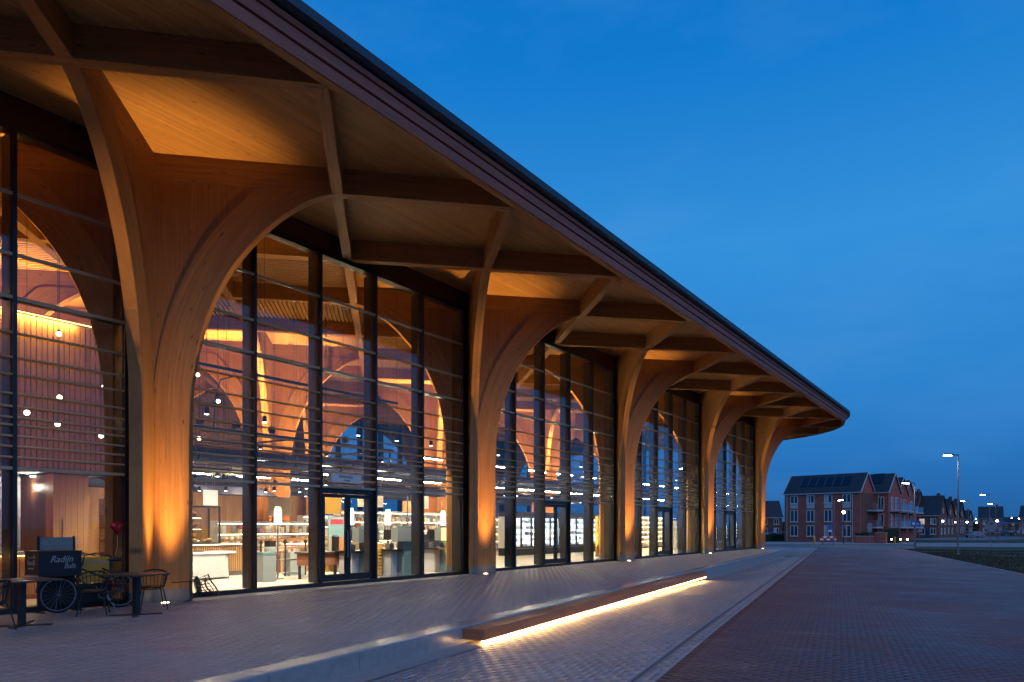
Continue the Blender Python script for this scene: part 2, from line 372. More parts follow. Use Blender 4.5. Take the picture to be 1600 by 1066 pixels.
def same(o, name, parent, loc=(0, 0, 0), rz=0):
    """another object that shares o's mesh"""
    c = bpy.data.objects.new(name, o.data); COL.objects.link(c); c.parent = parent; c.location = loc; c.rotation_euler = (0, 0, rz); return c
def lamp(name, kind, loc, energy, color, parent=None, size=.1, spot=None, blend=.5, target=None, shape=None, sy=None):
    d = bpy.data.lights.new(name, kind); d.energy = energy; d.color = color
    if kind in ('POINT', 'SPOT'): d.shadow_soft_size = size
    if kind == 'AREA':
        d.size = size
        if sy: d.shape = 'RECTANGLE'; d.size_y = sy
    if spot: d.spot_size = R(spot); d.spot_blend = blend
    o = bpy.data.objects.new(name, d); COL.objects.link(o); o.location = loc
    if target is not None:
        o.rotation_euler = (Vector(target)-Vector(loc)).to_track_quat('-Z', 'Y').to_euler()
    if parent is not None: o.parent = parent
    return o
def text(name, body, size, mat, loc, right, up, parent=None, extrude=.003, shear=0, align='LEFT', sx=1):
    cu = bpy.data.curves.new(name, 'FONT'); cu.body = body; cu.size = size; cu.extrude = extrude; cu.shear = shear; cu.align_x = align; cu.resolution_u = 3
    t = bpy.data.objects.new(name, cu); COL.objects.link(t)
    bpy.context.view_layer.update()
    me = bpy.data.meshes.new_from_object(t.evaluated_get(bpy.context.evaluated_depsgraph_get()))
    bpy.data.objects.remove(t); bpy.data.curves.remove(cu)
    o = bpy.data.objects.new(name, me); COL.objects.link(o); me.materials.clear(); me.materials.append(M[mat])
    r_ = Vector(right).normalized(); u_ = Vector(up).normalized(); n_ = r_.cross(u_)
    mt = Matrix((r_*sx, u_, n_)).transposed()
    for q in me.vertices: q.co = mt @ q.co
    o.location = loc
    if parent is not None: o.parent = parent
    return o

# ================================================================== THE TIMBER HALL
S = 5.529; BAY = 2*S; ZB = 8.98; ZS = 9.53     # half column spacing, underside of beams, soffit
COLY = [-BAY, 0, BAY, 2*BAY, 3*BAY, 4*BAY]; YEND = 4*BAY
BACK = -2*BAY; XE = 5.63                        # rear wall line, inner edge of the eaves
Y0 = -3*S                                       # the roof is built up to here, left of the picture
hall = thing('timber_hall', 'timber vaulted supermarket hall with tall glass walls and wide wooden eaves', 'building')

# --- roof outline with its rounded corner
RC = 11.05; CC = (XE-RC, 44.8)
def outline(d):                                 # offset d beyond the inner eave line
    r = RC+d; pts = [(BACK-5.53, Y0), (XE+d, Y0)]
    for i in range(0, 25):
        a = math.pi/2*i/24; pts.append((CC[0]+r*math.cos(a), CC[1]+r*math.sin(a)))
    pts.append((BACK-5.53, CC[1]+r)); return pts
OUT = outline(0)
def clip_line(a, b, poly):
    a, b = Vector(a), Vector(b); t0, t1 = 0., 1.; n = len(poly)
    for i in range(n):
        p = Vector(poly[i]); q = Vector(poly[(i+1) % n]); e = q-p; nrm = Vector((e.y, -e.x))
        den = nrm.dot(b-a); num = nrm.dot(a-p)
        if abs(den) < 1e-9:
            if num > 0: return None
            continue
        t = -num/den
        if den > 0: t1 = min(t1, t)
        else: t0 = max(t0, t)
    return None if t0 >= t1-1e-6 else (a+(b-a)*t0, a+(b-a)*t1)
def clip_poly(poly, by):
    res = [Vector(p) for p in poly]; n = len(by)
    for i in range(n):
        p = Vector(by[i]); q = Vector(by[(i+1) % n]); e = q-p; nrm = Vector((e.y, -e.x))
        inp, res = res, []
        for k in range(len(inp)):
            a, b = inp[k-1], inp[k]; da, db = nrm.dot(a-p), nrm.dot(b-p)
            if (da <= 0) != (db <= 0): res.append(a+(b-a)*(da/(da-db)))
            if db <= 0: res.append(b)
        if len(res) < 3: return []
    return res
# --- roof: deck, rim, boards
roofm = MB(); top = outline(.50)
inner = [(p[0]+(0), p[1]) for p in outline(-3)]
n = len(top)
V = [(x, y, 9.64) for x, y in top]+[(x, y, 9.95) for x, y in inner]+[(x, y, 9.64) for x, y in inner]
F = [(i, (i+1) % n, n+(i+1) % n, n+i) for i in range(n)]+[tuple(range(n, 2*n))]+[((i+1) % n, i, 2*n+i, 2*n+(i+1) % n) for i in range(n)]+[tuple(range(3*n-1, 2*n-1, -1))]
roofm.add(V, F)
roof = roofm.build('roof', 'zinc', hall)
def rim(name, prof, mat, label=None):
    """a profile [(outward offset, z)] run along the eaves, front and round the corner (open path)"""
    paths = [outline(d)[1:-1]+[(BACK-5.53, CC[1]+RC+d)] for d, z in prof]
    mb = MB(); m = len(paths[0]); k = len(prof)
    L = [0]
    for i in range(1, m): L.append(L[-1]+(Vector(paths[0][i])-Vector(paths[0][i-1])).length)
    W = [0]
    for j in range(1, k): W.append(W[-1]+math.hypot(prof[j][0]-prof[j-1][0], prof[j][1]-prof[j-1][1]))
    V = [(paths[j][i][0], paths[j][i][1], prof[j][1]) for i in range(m) for j in range(k)]; F = []; U = []
    # subdivide nothing: long straight run is one quad
    for i in range(m-1):
        for j in range(k):
            j2 = (j+1) % k; w2 = W[j2] if j2 else W[-1]+.05
            F.append((i*k+j, i*k+j2, (i+1)*k+j2, (i+1)*k+j)); U.append([(L[i], W[j]), (L[i], w2), (L[i+1], w2), (L[i+1], W[j])])
    F.append(tuple(range(k))); U.append([(0, 0)]*k); F.append(tuple((m-1)*k+j for j in range(k-1, -1, -1))); U.append([(0, 0)]*k)
    mb.add(V, F, U)
    return mb.build(name, mat, roof)
rim('eave_beam', [(0, ZB), (.165, ZB), (.165, 9.60), (0, 9.60)], 'glulam')
rim('fascia_board', [(.168, 8.985), (.20, 8.99), (.245, 9.15), (.225, 9.165), (.168, 9.165)], 'fascia')
rim('fascia_board', [(.168, 9.185), (.272, 9.185), (.315, 9.325), (.295, 9.34), (.168, 9.34)], 'fascia')
rim('fascia_board', [(.168, 9.36), (.335, 9.36), (.365, 9.43), (.345, 9.445), (.168, 9.445)], 'fascia')
rim('roof_edge', [(.168, 9.462), (.43, 9.47), (.52, 9.49), (.54, 9.63), (.50, 9.638), (.168, 9.60)], 'zinc')
# --- beams of the diagonal grid
BW = .24
def beam(a, b, name='roof_beam'):
    a, b = Vector(a), Vector(b); mb = MB(); mb.bar((a.x, a.y, (ZB+ZS+.05)/2), (b.x, b.y, (ZB+ZS+.05)/2), BW, ZS+.05-ZB); return mb.build(name, 'glulam', roof)
inset = outline(-.02)
for k in range(-7, 22):
    y = k*S
    c = clip_line((BACK, BACK+y), (XE+12, XE+12+y), inset)      # family 1: y = x + ks
    if c and (c[1]-c[0]).length > .6:
        beam(*c)
for k in range(-4, 20):                          # family 2: y = -x + ks, butted between the first
    for i in range(-8, 5):
        xa, xb = i*S/2, (i+1)*S/2
        # crossings with family 1 lie where i + j is even: x = (k - k1) s / 2
        c = clip_line((xa, -xa+k*S), (xb, -xb+k*S), inset)
        if not c: continue
        p, q = c; d = (q-p); L = d.length
        if L < .5: continue
        d /= L; a = p+d*(BW/2+.001) if (p-Vector((xa, -xa+k*S))).length < 1e-3 else p
        b = q-d*(BW/2+.001) if (q-Vector((xb, -xb+k*S))).length < 1e-3 else q
        beam(a, b)
# --- soffit: one panel for each cell of the grid; slatted inside
soff_in = outline(.05); cells = 0
for i in range(-7, 8):
    for j in range(-5, 24):
        if (i+j) % 2 == 0: continue
        cx, cyy = i*S/2, j*S/2
        h = S/2-.06
        poly = [(cx+h, cyy), (cx, cyy+h), (cx-h, cyy), (cx, cyy-h)]
        pc = clip_poly(poly, soff_in)
        if len(pc) < 3: continue
        mb = MB(); mb.prism([(p.x, p.y) for p in pc], ZS, ZS+.06)
        pan = mb.build('soffit_panel', 'soffit', roof)
        inside = cx < 0 and cyy < YEND and cx > BACK
        if inside and (cx > -9 or cyy > 20):
            # acoustic slats hung below the panel, alternating direction from cell to cell
            fam = 1 if (((i-j-1)//2) % 2 == 0) else -1
            d = Vector((1, fam)).normalized(); pr = Vector((-d.y, d.x)); sl = MB()
            lim = (S/2)/math.sqrt(2)-.15; t = -lim
            while t < lim:
                a = Vector((cx, cyy))+pr*t-d*lim; b = Vector((cx, cyy))+pr*t+d*lim
                sl.bar((a.x, a.y, ZS-.055), (b.x, b.y, ZS-.055), .085, .05); t += .145
            so = sl.build('acoustic_slats', 'slat', pan); so['kind'] = 'stuff'
# --- dark steel connectors where the beams meet the eaves
for k in range(-2, 9):
    cn_ = MB(); c = Vector((S+.02, k*S, ZB-.004))
    for d in (Vector((-1, -1, 0)), Vector((-1, 1, 0)), Vector((1, 0, 0))):
        d.normalize(); cn_.bar(c, c+d*(.26 if d.x < 0 else .10), .014, .006)
    cn_.build('beam_connector', 'metal', roof)
# --- columns: a cruciform foot with four curved arms
PROF = [(.84, .28), (.84, 2.2), (.842, 3.4), (.875, 4.55), (.94, 5.05), (1.00, 5.40), (1.18, 6.07), (1.50, 6.84), (1.90, 7.48), (2.31, 7.97), (2.72, 8.37), (3.25, 8.74), (3.62, 8.91), (3.90, 8.978)]
def spline(pts, m=5):
    out = []
    for i in range(len(pts)-1):
        p0, p1, p2, p3 = pts[max(i-1, 0)], pts[i], pts[i+1], pts[min(i+2, len(pts)-1)]
        for k in range(m):
            t = k/m; out.append(tuple(.5*(2*p1[c]+(p2[c]-p0[c])*t+(2*p0[c]-5*p1[c]+4*p2[c]-p3[c])*t*t+(-p0[c]+3*p1[c]-3*p2[c]+p3[c])*t**3) for c in (0, 1)))
    out.append(pts[-1]); return out
CURVE = PROF[:2]+spline(PROF[2:], 4)
AT = .26
BAND = .74
def band_edge():
    """inner edge of the curved glulam band: the arch curve moved inwards, cut at the axis and at the beam"""
    q = []; nc = len(CURVE)
    for i, (r, z) in enumerate(CURVE):
        a, b = CURVE[max(i-1, 0)], CURVE[min(i+1, nc-1)]; d = math.hypot(b[0]-a[0], b[1]-a[1]); nr, nz = -(b[1]-a[1])/d, (b[0]-a[0])/d
        t = BAND
        if nr < -1e-6: t = min(t, (r-AT/2)/-nr)
        if nz > 1e-6: t = min(t, max(0, (8.979-z)/nz))
        q.append((r+nr*t, z+nz*t, t, nr, nz))
    return q
EDGE = band_edge()
def arm_mesh():
    """profile in the (r, z) plane, thickness AT across; local +X is the arm's direction"""
    mb = MB(); nc = len(CURVE); nv = 4; h = AT/2; bev = .016
    arc = [0]
    for i in range(1, nc): arc.append(arc[-1]+math.hypot(CURVE[i][0]-CURVE[i-1][0], CURVE[i][1]-CURVE[i-1][1]))
    for sgn in (-1, 1):
        V = []; F = []; U = []; D = []
        for i, (r, z) in enumerate(CURVE):
            t, nr, nz = EDGE[i][2:]; b0 = min(bev, t*.5)
            for j in range(nv):
                d = b0+(t-b0)*j/(nv-1); V.append((r+nr*d, sgn*h, z+nz*d)); D.append(d)
        for i in range(nc-1):
            for j in range(nv-1):
                a, b, c, d = i*nv+j, i*nv+j+1, (i+1)*nv+j+1, (i+1)*nv+j
                u = [(arc[i], D[a]), (arc[i], D[b]), (arc[i+1], D[c]), (arc[i+1], D[d])]
                F.append((a, b, c, d) if sgn > 0 else (d, c, b, a)); U.append(u if sgn > 0 else u[::-1])
        mb.add(V, F, U)
    # curved underside with a small chamfer either side, and the inner edge of the band
    for cols in ([(-h, bev), (-h+bev, 0), (h-bev, 0), (h, bev)], None):
        V = []; F = []; U = []; m_ = 4 if cols else 2
        for i, (r, z) in enumerate(CURVE):
            t, nr, nz = EDGE[i][2:]
            if cols:
                for yy, dd in cols: dd = min(dd, t*.5); V.append((r+nr*dd, yy, z+nz*dd))
            else:
                for yy in (h, -h): V.append((r+nr*t, yy, z+nz*t))
        for i in range(nc-1):
            for j in range(m_-1):
                F.append((i*m_+j, i*m_+j+1, (i+1)*m_+j+1, (i+1)*m_+j)); U.append([(arc[i], j*.02), (arc[i], (j+1)*.02), (arc[i+1], (j+1)*.02), (arc[i+1], j*.02)])
        mb.add(V, F, U)
    return mb.mesh('arm', M['glulam'])
def infill_mesh():
    """thinner upright panel that closes the corner between band, axis and beam"""
    mb = MB(); h = AT/2-.012; rows = [(min(r+.03, CURVE[i][0]-.02), min(z, 8.978)) for i, (r, z, t, nr, nz) in enumerate(EDGE) if r > AT/2+.004]
    rows = [(AT/2, rows[0][1]-.35)]+rows; r0 = .09
    for sgn in (-1, 1):
        V = []; F = []; U = []
        for r, z in rows: V += [(r0, sgn*h, z), (r, sgn*h, z)]
        for i in range(len(rows)-1):
            if rows[i+1][1]-rows[i][1] < 1e-4: continue
            f = (2*i, 2*i+2, 2*i+3, 2*i+1); u = [(V[k][2], V[k][0]) for k in f]; F.append(f if sgn > 0 else f[::-1]); U.append(u if sgn > 0 else u[::-1])
        mb.add(V, F, U)
    return mb.mesh('infill_panel', M['panelwood'])
INFILL = infill_mesh()
ARM = arm_mesh()
def foot_mesh():
    r = .838; h = AT/2-.004; pts = [(r, -h), (r, h), (h, h), (h, r), (-h, r), (-h, h), (-r, h), (-r, -h), (-h, -h), (-h, -r), (h, -r), (h, -h)]
    c = math.cos(math.pi/4); poly = [(c*(x-y), c*(x+y)) for x, y in pts]
    mb = MB(); mb.prism(poly, 0, .279); core = [(c*(x-y), c*(x+y)) for x, y in ((h, h), (-h, h), (-h, -h), (h, -h))]; mb.prism(core, .279, ZB+.3)
    return mb.mesh('column', M['plinth'])
FL = 1.5; FOOT = foot_mesh(); WARM = (1, .57, .17)
LENS = MB().lathe((0, 0, 0), [(.075, 0), (.075, .018), (.06, .022)], 16).mesh('uplight_lens', M['lens'])
RING = MB().lathe((0, 0, 0), [(.10, -.02), (.10, .010), (.078, .012)], 16).mesh('uplight', M['steel'])
def column(x, y, ups):
    co = bpy.data.objects.new('column', FOOT); COL.objects.link(co); co.parent = hall; co.location = (x, y, 0)
    for k in range(4):
        a = bpy.data.objects.new('arm', ARM); COL.objects.link(a); a.parent = co; a.rotation_euler = (0, 0, math.pi/4+k*math.pi/2)
        b = bpy.data.objects.new('infill_panel', INFILL); COL.objects.link(b); b.parent = co; b.rotation_euler = a.rotation_euler
    for (dx, dy, e, fa) in ups:
        rg = bpy.data.objects.new('uplight', RING); COL.objects.link(rg); rg.parent = hall; rg.location = (x+dx, y+dy, .004)
        ls = bpy.data.objects.new('uplight_lens', LENS); COL.objects.link(ls); ls.parent = rg
        lamp('uplight_flood', 'SPOT', (0, 0, .05), e*(FL if fa < 60 else 2.2), WARM, rg, .05, fa, 1.0, target=(dx*.02, dy*.02, 1.1))
        lamp('uplight_beam', 'SPOT', (0, 0, .05), e*(13 if dx > 0 and x == 0 else 22), WARM, rg, .05, 34, 1.0, target=(dx*.012, dy*.012, 1.1))
    return co
for y in COLY: column(0, y, [(.63, 0, 250, 44), (-.75, 0, 850, 85)])
for y in COLY:
    column(-BAY, y, [(1.5, 0, 1150, 72), (-1.5, 0, 900, 72), (0, 1.5, 950, 72), (0, -1.5, 950, 72)] if y > -5 else [])
for y in COLY[1:]: column(BACK, y, [(1.5, 0, 900, 72)])

# --- glass walls
FINZ = [5.15, 4.70, 4.39, 4.035, 3.80, 3.60, 3.46, 3.26, 3.07, 2.87]
TRZ = [7.70, 6.59]
def glass_wall(y0, door=True, fins=True, name='glass_wall'):
    """one bay between two columns, in a local frame: along +Y from the left column, glass at x = 0, outside +x"""
    ya, yb = .53, BAY-.53; pos = [ya+i*(yb-ya)/5 for i in range(6)]
    fr = MB()
    fr.box(-.20, .06, .17, BAY-.17, .0, .10); fr.box(-.20, .07, .17, BAY-.17, 8.86, 8.975)          # sill, head
    fr.box(-.12, .03, .17, ya-.05, .10, 8.86); fr.box(-.12, .03, yb+.05, BAY-.17, .10, 8.86)        # side panels at the columns
    w = fr.build(name, 'metal', hall, loc=(0, y0, 0))
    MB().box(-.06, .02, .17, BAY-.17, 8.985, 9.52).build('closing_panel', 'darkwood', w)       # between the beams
    mm = MB().box(-.36, .045, -.05, .05, .101, 8.859).box(.045, .115, -.035, .035, .101, 8.859)
    m0 = mm.build('mullion', 'metal', w, loc=(0, pos[0], 0))
    for p in pos[1:]: same(m0, 'mullion', w, (0, p, 0))
    tr = MB().box(-.14, .05, ya+.05, yb-.05, 5.77, 5.83).build('transom', 'metal', w)
    tr2 = MB().box(-.14, .05, ya+.05, yb-.05, 2.64, 2.70).build('transom', 'metal', w)
    if fins:
        f0 = MB().tube([(.085, ya, 0), (.085, yb, 0)], .024, 8).build('louvre_fin', 'fin', w, loc=(0, 0, FINZ[0]))
        for z in FINZ[1:]: same(f0, 'louvre_fin', w, (0, 0, z))
        g0 = MB().box(.052, .10, ya, yb, -.03, .03).build('louvre_fin', 'fin', w, loc=(0, 0, TRZ[0]))
        for z in TRZ[1:]+[5.80, 2.67]: same(g0, 'louvre_fin', w, (0, 0, z))
    pw = pos[1]-pos[0]-.10
    for i in range(5):
        yy = pos[i]+.05
        for (za, zb) in ((.10, 2.64), (2.70, 5.77), (5.83, 8.86)):
            if door and i == 2 and za < 1: continue
            MB().box(-.012, .012, 0, pw, za, zb).build('pane', 'glass', w, loc=(0, yy, 0))
    if door:
        d0, d1 = pos[2]+.05, pos[3]-.05; mid = (d0+d1)/2
        dm = MB().box(-.10, .05, d0, d1, 2.50, 2.64).box(-.10, .05, d0, d0+.05, .1, 2.5).box(-.10, .05, d1-.05, d1, .1, 2.5)
        dr = dm.build('door', 'metal', w)
        for (la, lb) in ((d0+.055, mid-.004), (mid+.004, d1-.055)):
            leaf = MB().box(-.04, .03, la, la+.085, .12, 2.49).box(-.04, .03, lb-.085, lb, .12, 2.49).box(-.04, .03, la+.085, lb-.085, .12, .30).box(-.04, .03, la+.085, lb-.085, 2.39, 2.49)
            leaf.box(-.006, .006, la+.085, lb-.085, .30, 2.39)
            lo = MB(); lo.v, lo.f, lo.uv = leaf.v[:32], leaf.f[:24], leaf.uv[:24]; lo.build('leaf', 'metal', dr)
            MB().box(-.006, .006, la+.086, lb-.086, .301, 2.389).build('door_pane', 'glass', dr)
            hy = lb-.04 if la < mid-.1 else la+.04
            MB().tube([(.03, hy, .75), (.075, hy, .80), (.075, hy, 1.45), (.03, hy, 1.50)], .013, 8).build('handle', 'steel', dr)
    return w
for i, y in enumerate(COLY[:-1]): glass_wall(y, door=(i > 0))
# rear and end walls: the same system, seen through the hall
def rear(y0):
    w = glass_wall(y0, door=False, fins=False, name='rear_glass_wall'); w.location.x = BACK; return w
for y in COLY[3:-1]: rear(y)
for y in COLY[1:3]:
    for k in range(22): MB().box(BACK-.12, BACK+random.uniform(0, .015), y+k*BAY/22+.006, y+(k+1)*BAY/22-.006, 0, 9.5).build('rear_plank', 'cladding', hall)
for k in range(2):
    w = glass_wall(0, door=False, fins=False, name='end_glass_wall'); w.rotation_euler = (0, 0, R(90)); w.location = (-k*BAY, YEND, 0)
MB().box(BACK-.2, BACK, -BAY, 0, 0, 9.5).build('rear_panel', 'cladding', hall)
MB().box(BACK, 0, -BAY-.3, -BAY-.1, 0, 9.5).build('side_panel', 'cladding', hall)
fl = MB().box(BACK, -.2, -BAY-.1, YEND, -.2, 0.0).build('shop_floor', 'floor'); tag(fl, kind='structure')

# ================================================================== GROUND
def K(y): return 8.0-.13*y                      # outer face of the plaza kerb
def RL(y): return 11.27-.178*y                  # thin line: edge of the walkway
def RR(y): return 21.36-.203*y                  # right edge of the red road
ys = [-60, 5]+list(range(15, 126, 10))+[300, 1500]
def sheet(name, xl, xr, ya, yb, mat, dz, thick=0, kind='structure'):
    yy = sorted(set([ya, yb]+[q for q in ys if ya < q < yb])); mb = MB(); V = []
    for y in yy:
        V += [(xl(y), y, G(y)+dz), (xr(y), y, G(y)+dz)]
    F = [(2*i, 2*i+1, 2*i+3, 2*i+2) for i in range(len(yy)-1)]
    mb.add(V, F); o = mb.build(name, mat); tag(o, kind=kind); return o
gm = MB(); V = []
for y in ys: V += [(-900, y, G(y)-.06), (900, y, G(y)-.06)]
gm.add(V, [(2*i, 2*i+1, 2*i+3, 2*i+2) for i in range(len(ys)-1)]); tag(gm.build('ground', 'grass'), kind='structure')
def bricks(name, mat, rows, parent, zf, bl, bw, gap, amp, tilt, tone):
    """rows: list of (origin xy, direction, length): one course of bricks each, laid as real blocks with tiny tilts"""
    C = []; D = []
    for (o, d, L, off) in rows:
        k = int(L/bl)+1
        t = (np.arange(k)+.5)*bl+off
        C.append(np.stack([o[0]+d[0]*t, o[1]+d[1]*t], 1)); D.append(np.repeat(np.array([[d[0], d[1]]]), k, 0))
    C = np.concatenate(C); D = np.concatenate(D); keep = zf(C); C = C[keep]; D = D[keep]; n_ = len(C)
    z = np.array([G(y) for y in C[:, 1]]) if name != 'plaza_clinkers' else np.zeros(n_)
    z = z+rng.normal(0, amp, n_)
    P = np.stack([-D[:, 1], D[:, 0]], 1); hl = (bl-gap)/2; hw = (bw-gap)/2
    ta = rng.normal(0, tilt, n_); tb = rng.normal(0, tilt, n_)
    verts = np.zeros((n_, 8, 3))
    for q, (a, b) in enumerate(((-1, -1), (1, -1), (1, 1), (-1, 1))):
        xy = C+D*(a*hl)+P*(b*hw)
        verts[:, q, :2] = xy; verts[:, q, 2] = z-.03
        verts[:, q+4, :2] = C+D*(a*(hl-.0015))+P*(b*(hw-.0015)); verts[:, q+4, 2] = z+a*ta*hl+b*tb*hw
    base = (np.arange(n_)*8)[:, None]
    fs = np.array([[4, 5, 6, 7], [0, 1, 5, 4], [1, 2, 6, 5], [2, 3, 7, 6], [3, 0, 4, 7]])
    faces = (base[:, :, None]+fs[None]).reshape(-1, 4)
    me = bpy.data.meshes.new(name); me.vertices.add(n_*8); me.vertices.foreach_set('co', verts.reshape(-1))
    me.loops.add(len(faces)*4); me.loops.foreach_set('vertex_index', faces.reshape(-1).astype(np.int32))
    me.polygons.add(len(faces)); me.polygons.foreach_set('loop_start', np.arange(0, len(faces)*4, 4, dtype=np.int32))
    me.update(calc_edges=True); me.validate()
    at = me.attributes.new('tone', 'FLOAT', 'FACE'); at.data.foreach_set('value', np.repeat(np.clip(tone(C), 0, 1), 5).astype(np.float32))
    me.materials.append(M[mat]); o = bpy.data.objects.new(name, me); COL.objects.link(o); o['kind'] = 'stuff'; o.parent = parent
    return o
# raised plaza
PLY = [(-.2, -18), (K(-18)-.3, -18)]+[(K(y)-.3, y) for y in (0, 20, 40, 43.5)]+[(1.9, 45.1), (.9, 45.9), (-1, 46.3), (-.2, 46.3)]
plz = MB(); plz.prism(PLY[:-2]+[(-.2, 46.2)], -1.2, -.006); plaza = plz.build('plaza', 'joint'); tag(plaza, kind='structure')
def tone_plaza(C): return np.clip(rng.normal(.5, .10, len(C)), 0, 1)
rows = []
x = .12; k = 0
while x < 10.4:
    rows.append(((x, -18+(k % 2)*.15), (0, 1), 64.2, 0)); x += .1; k += 1
def in_plaza(C):
    x, y = C[:, 0], C[:, 1]; return (x < 8.0-.13*y-.25) & ((y < 43.6) | (x < 2.2-(y-43.6)*.75)) & (y < 46.0)
bricks('plaza_clinkers', 'plaza', rows, plaza, in_plaza, .30, .10, .0035, .0005, .0032, tone_plaza)
# kerb stones along the plaza edge, turning in at the far end
kerb = thing('plaza_kerb', 'long polished concrete kerb step edging the raised plaza', 'kerb')
def kerb_path(t):                               # t in metres along the kerb from y = -18
    d = Vector((-.13, 1)).normalized(); Ls = 61.9
    if t <= Ls: p = Vector((K(-18), -18))+d*t; return p, d
    a = (t-Ls)/2.2; a0 = math.atan2(d.y, d.x); p = Vector((K(-18), -18))+d*Ls
    c = p+Vector((-d.y, d.x))*2.2; ang = a0-math.pi/2+a
    return c+Vector((math.cos(ang), math.sin(ang)))*2.2, Vector((math.cos(a0+a), math.sin(a0+a)))
t = 0; SEG = 1.5
while t < 66.4:
    st = SEG if t < 61.4 else .6
    (p, d), (q, e) = kerb_path(t+.004), kerb_path(t+st-.004)
    npd = Vector((-d.y, d.x)); nqe = Vector((-e.y, e.x)); zg = min(G(p.y), G(q.y))-.1
    mb = MB(); prof = [(.34, -.3), (.34, .012), (.015, .012), (0, -.004), (0, zg)]
    kk = len(prof); V = [(p.x+npd.x*a, p.y+npd.y*a, z) for a, z in prof]+[(q.x+nqe.x*a, q.y+nqe.y*a, z) for a, z in prof]
    mb.add(V, [(i, (i+1) % kk, kk+(i+1) % kk, kk+i) for i in range(kk)]+[tuple(range(kk-1, -1, -1)), tuple(range(kk, 2*kk))])
    mb.build('kerb_stone', 'kerb', kerb); t += st
# gutter slabs at the foot of the kerb
sheet('gutter', lambda y: K(y)-.02, lambda y: K(y)+.42, -18, 43.5, 'concrete', .003)
# walkway
walk = sheet('walkway', lambda y: K(y)+.40, lambda y: RL(y)+.27, -18, 44.5, 'joint', -.006)
sheet('walkway_end', lambda y: -14, lambda y: RL(y)+.27, 44.5, 74, 'path', -.004)
dv = Vector((-.178, 1)).normalized(); pv = Vector((-dv.y, dv.x))
def course(o, wide, bw, y0, y1, bl):
    rs = []; k = 0; t = 0
    while t < wide:
        p = Vector(o)+pv*t; rs.append(((p.x, p.y), (dv.x, dv.y), y1-y0, (k % 2)*bl/2)); t += bw; k += 1
    return rs
start = (RL(-16)+.30, -16)
def in_walk(C):
    x, y = C[:, 0], C[:, 1]; return (x > 8.0-.13*y+.43) & ((x < 11.27-.178*y-.03) | ((x > 11.27-.178*y+.02) & (x < 11.27-.178*y+.25))) & (y < 44)
bricks('walkway_clinkers', 'plaza', course(start, 6.9, .1, -16, 46, .3), walk, in_walk, .30, .10, .0035, .0008, .0045, lambda C: np.clip(rng.normal(.45, .13, len(C)), 0, 1))
# flat concrete band and the red clinker road
MBand = sheet('edge_band', lambda y: RL(y)-.012, lambda y: RL(y)+.012, -18, 74, 'band', .001)
road = sheet('road', lambda y: RL(y)+.26, RR, -30, 74, 'jointdark', -.006)
pd = (pv.x*-1, pv.y*-1)
rows = []
t = 0; k = 0
while t < 92:                                    # courses across the road
    p = Vector((RL(-16)+.28, -16))+dv*t; rows.append(((p.x, p.y), pd, 14, (k % 2)*.1)); t += .1; k += 1
def in_road(C):
    x, y = C[:, 0], C[:, 1]; return (x > 11.27-.178*y+.30) & (x < 21.36-.203*y-.05) & (y < 74) & (y > -10)
def tone_road(C):
    ax = C[:, 0]*pd[0]+C[:, 1]*pd[1]; ay = C[:, 0]*dv.x+C[:, 1]*dv.y      # across and along the road
    f = lambda sx, sy, o: np.array([mnoise.noise(Vector((a*sx, b*sy, o))) for a, b in zip(ax, ay)])
    return np.clip(.40+.32*f(.3, .16, 3.1)+.75*np.maximum(f(.7, 2.2, 9.)-.12, 0)-.35*np.maximum(f(.5, 1.6, 5.)-.2, 0)+rng.normal(0, .08, len(C)), 0, 1)
bricks('road_clinkers', 'road', rows, road, in_road, .20, .10, .0035, .0006, .0045, tone_road)

# ================================================================== INSIDE THE SHOP
def products_mat(name, cols):
    m, nt, b = new_mat(name); a = node(nt, 'ShaderNodeAttribute'); a.attribute_name = 'tone'
    r = node(nt, 'ShaderNodeValToRGB'); r.color_ramp.interpolation = 'CONSTANT'; nt.links.new(a.outputs['Fac'], r.inputs[0]); e = r.color_ramp.elements
    while len(e) < len(cols): e.new(.5)
    for i, c in enumerate(cols): e[i].position = i/len(cols); e[i].color = (*c, 1)
    nt.links.new(r.outputs[0], b.inputs['Base Color']); b.inputs['Roughness'].default_value = .45; return m
M['goods'] = products_mat('packaging', [(.75, .72, .66), (.45, .12, .08), (.72, .55, .22), (.70, .70, .70), (.30, .30, .18), (.75, .62, .40), (.25, .24, .30), (.78, .76, .70), (.55, .30, .14), (.42, .26, .38), (.80, .70, .50), (.25, .14, .08), (.7, .66, .55), (.76, .7, .6)])
M['cold'] = products_mat('frozen_packaging', [(.75, .78, .80), (.55, .62, .70), (.78, .78, .76), (.30, .38, .42), (.72, .74, .70), (.45, .50, .35), (.80, .82, .82), (.60, .45, .35)])
def build_toned(mb, name, mat, parent, per=6):
    o = mb.build(name, mat, parent); k = len(mb.f); nb = k//per
    at = o.data.attributes.new('tone', 'FLOAT', 'FACE'); at.data.foreach_set('value', np.repeat(rng.random(nb+1), per)[:k].astype(np.float32)); o['kind'] = 'stuff'; return o
def goods(mb, y0, y1, x, z, h, depth, fill=.93):
    y = y0
    while y < y1-.07:
        w = random.uniform(.06, .2); run = random.randint(1, 4); hh = h*random.uniform(.45, .92)
        for _ in range(run):
            if y+w > y1: y = y1; break
            if random.random() < fill: mb.box(x-depth, x-random.uniform(0, .05), y, y+w*.92, z, z+hh*random.uniform(.94, 1.04))
            y += w
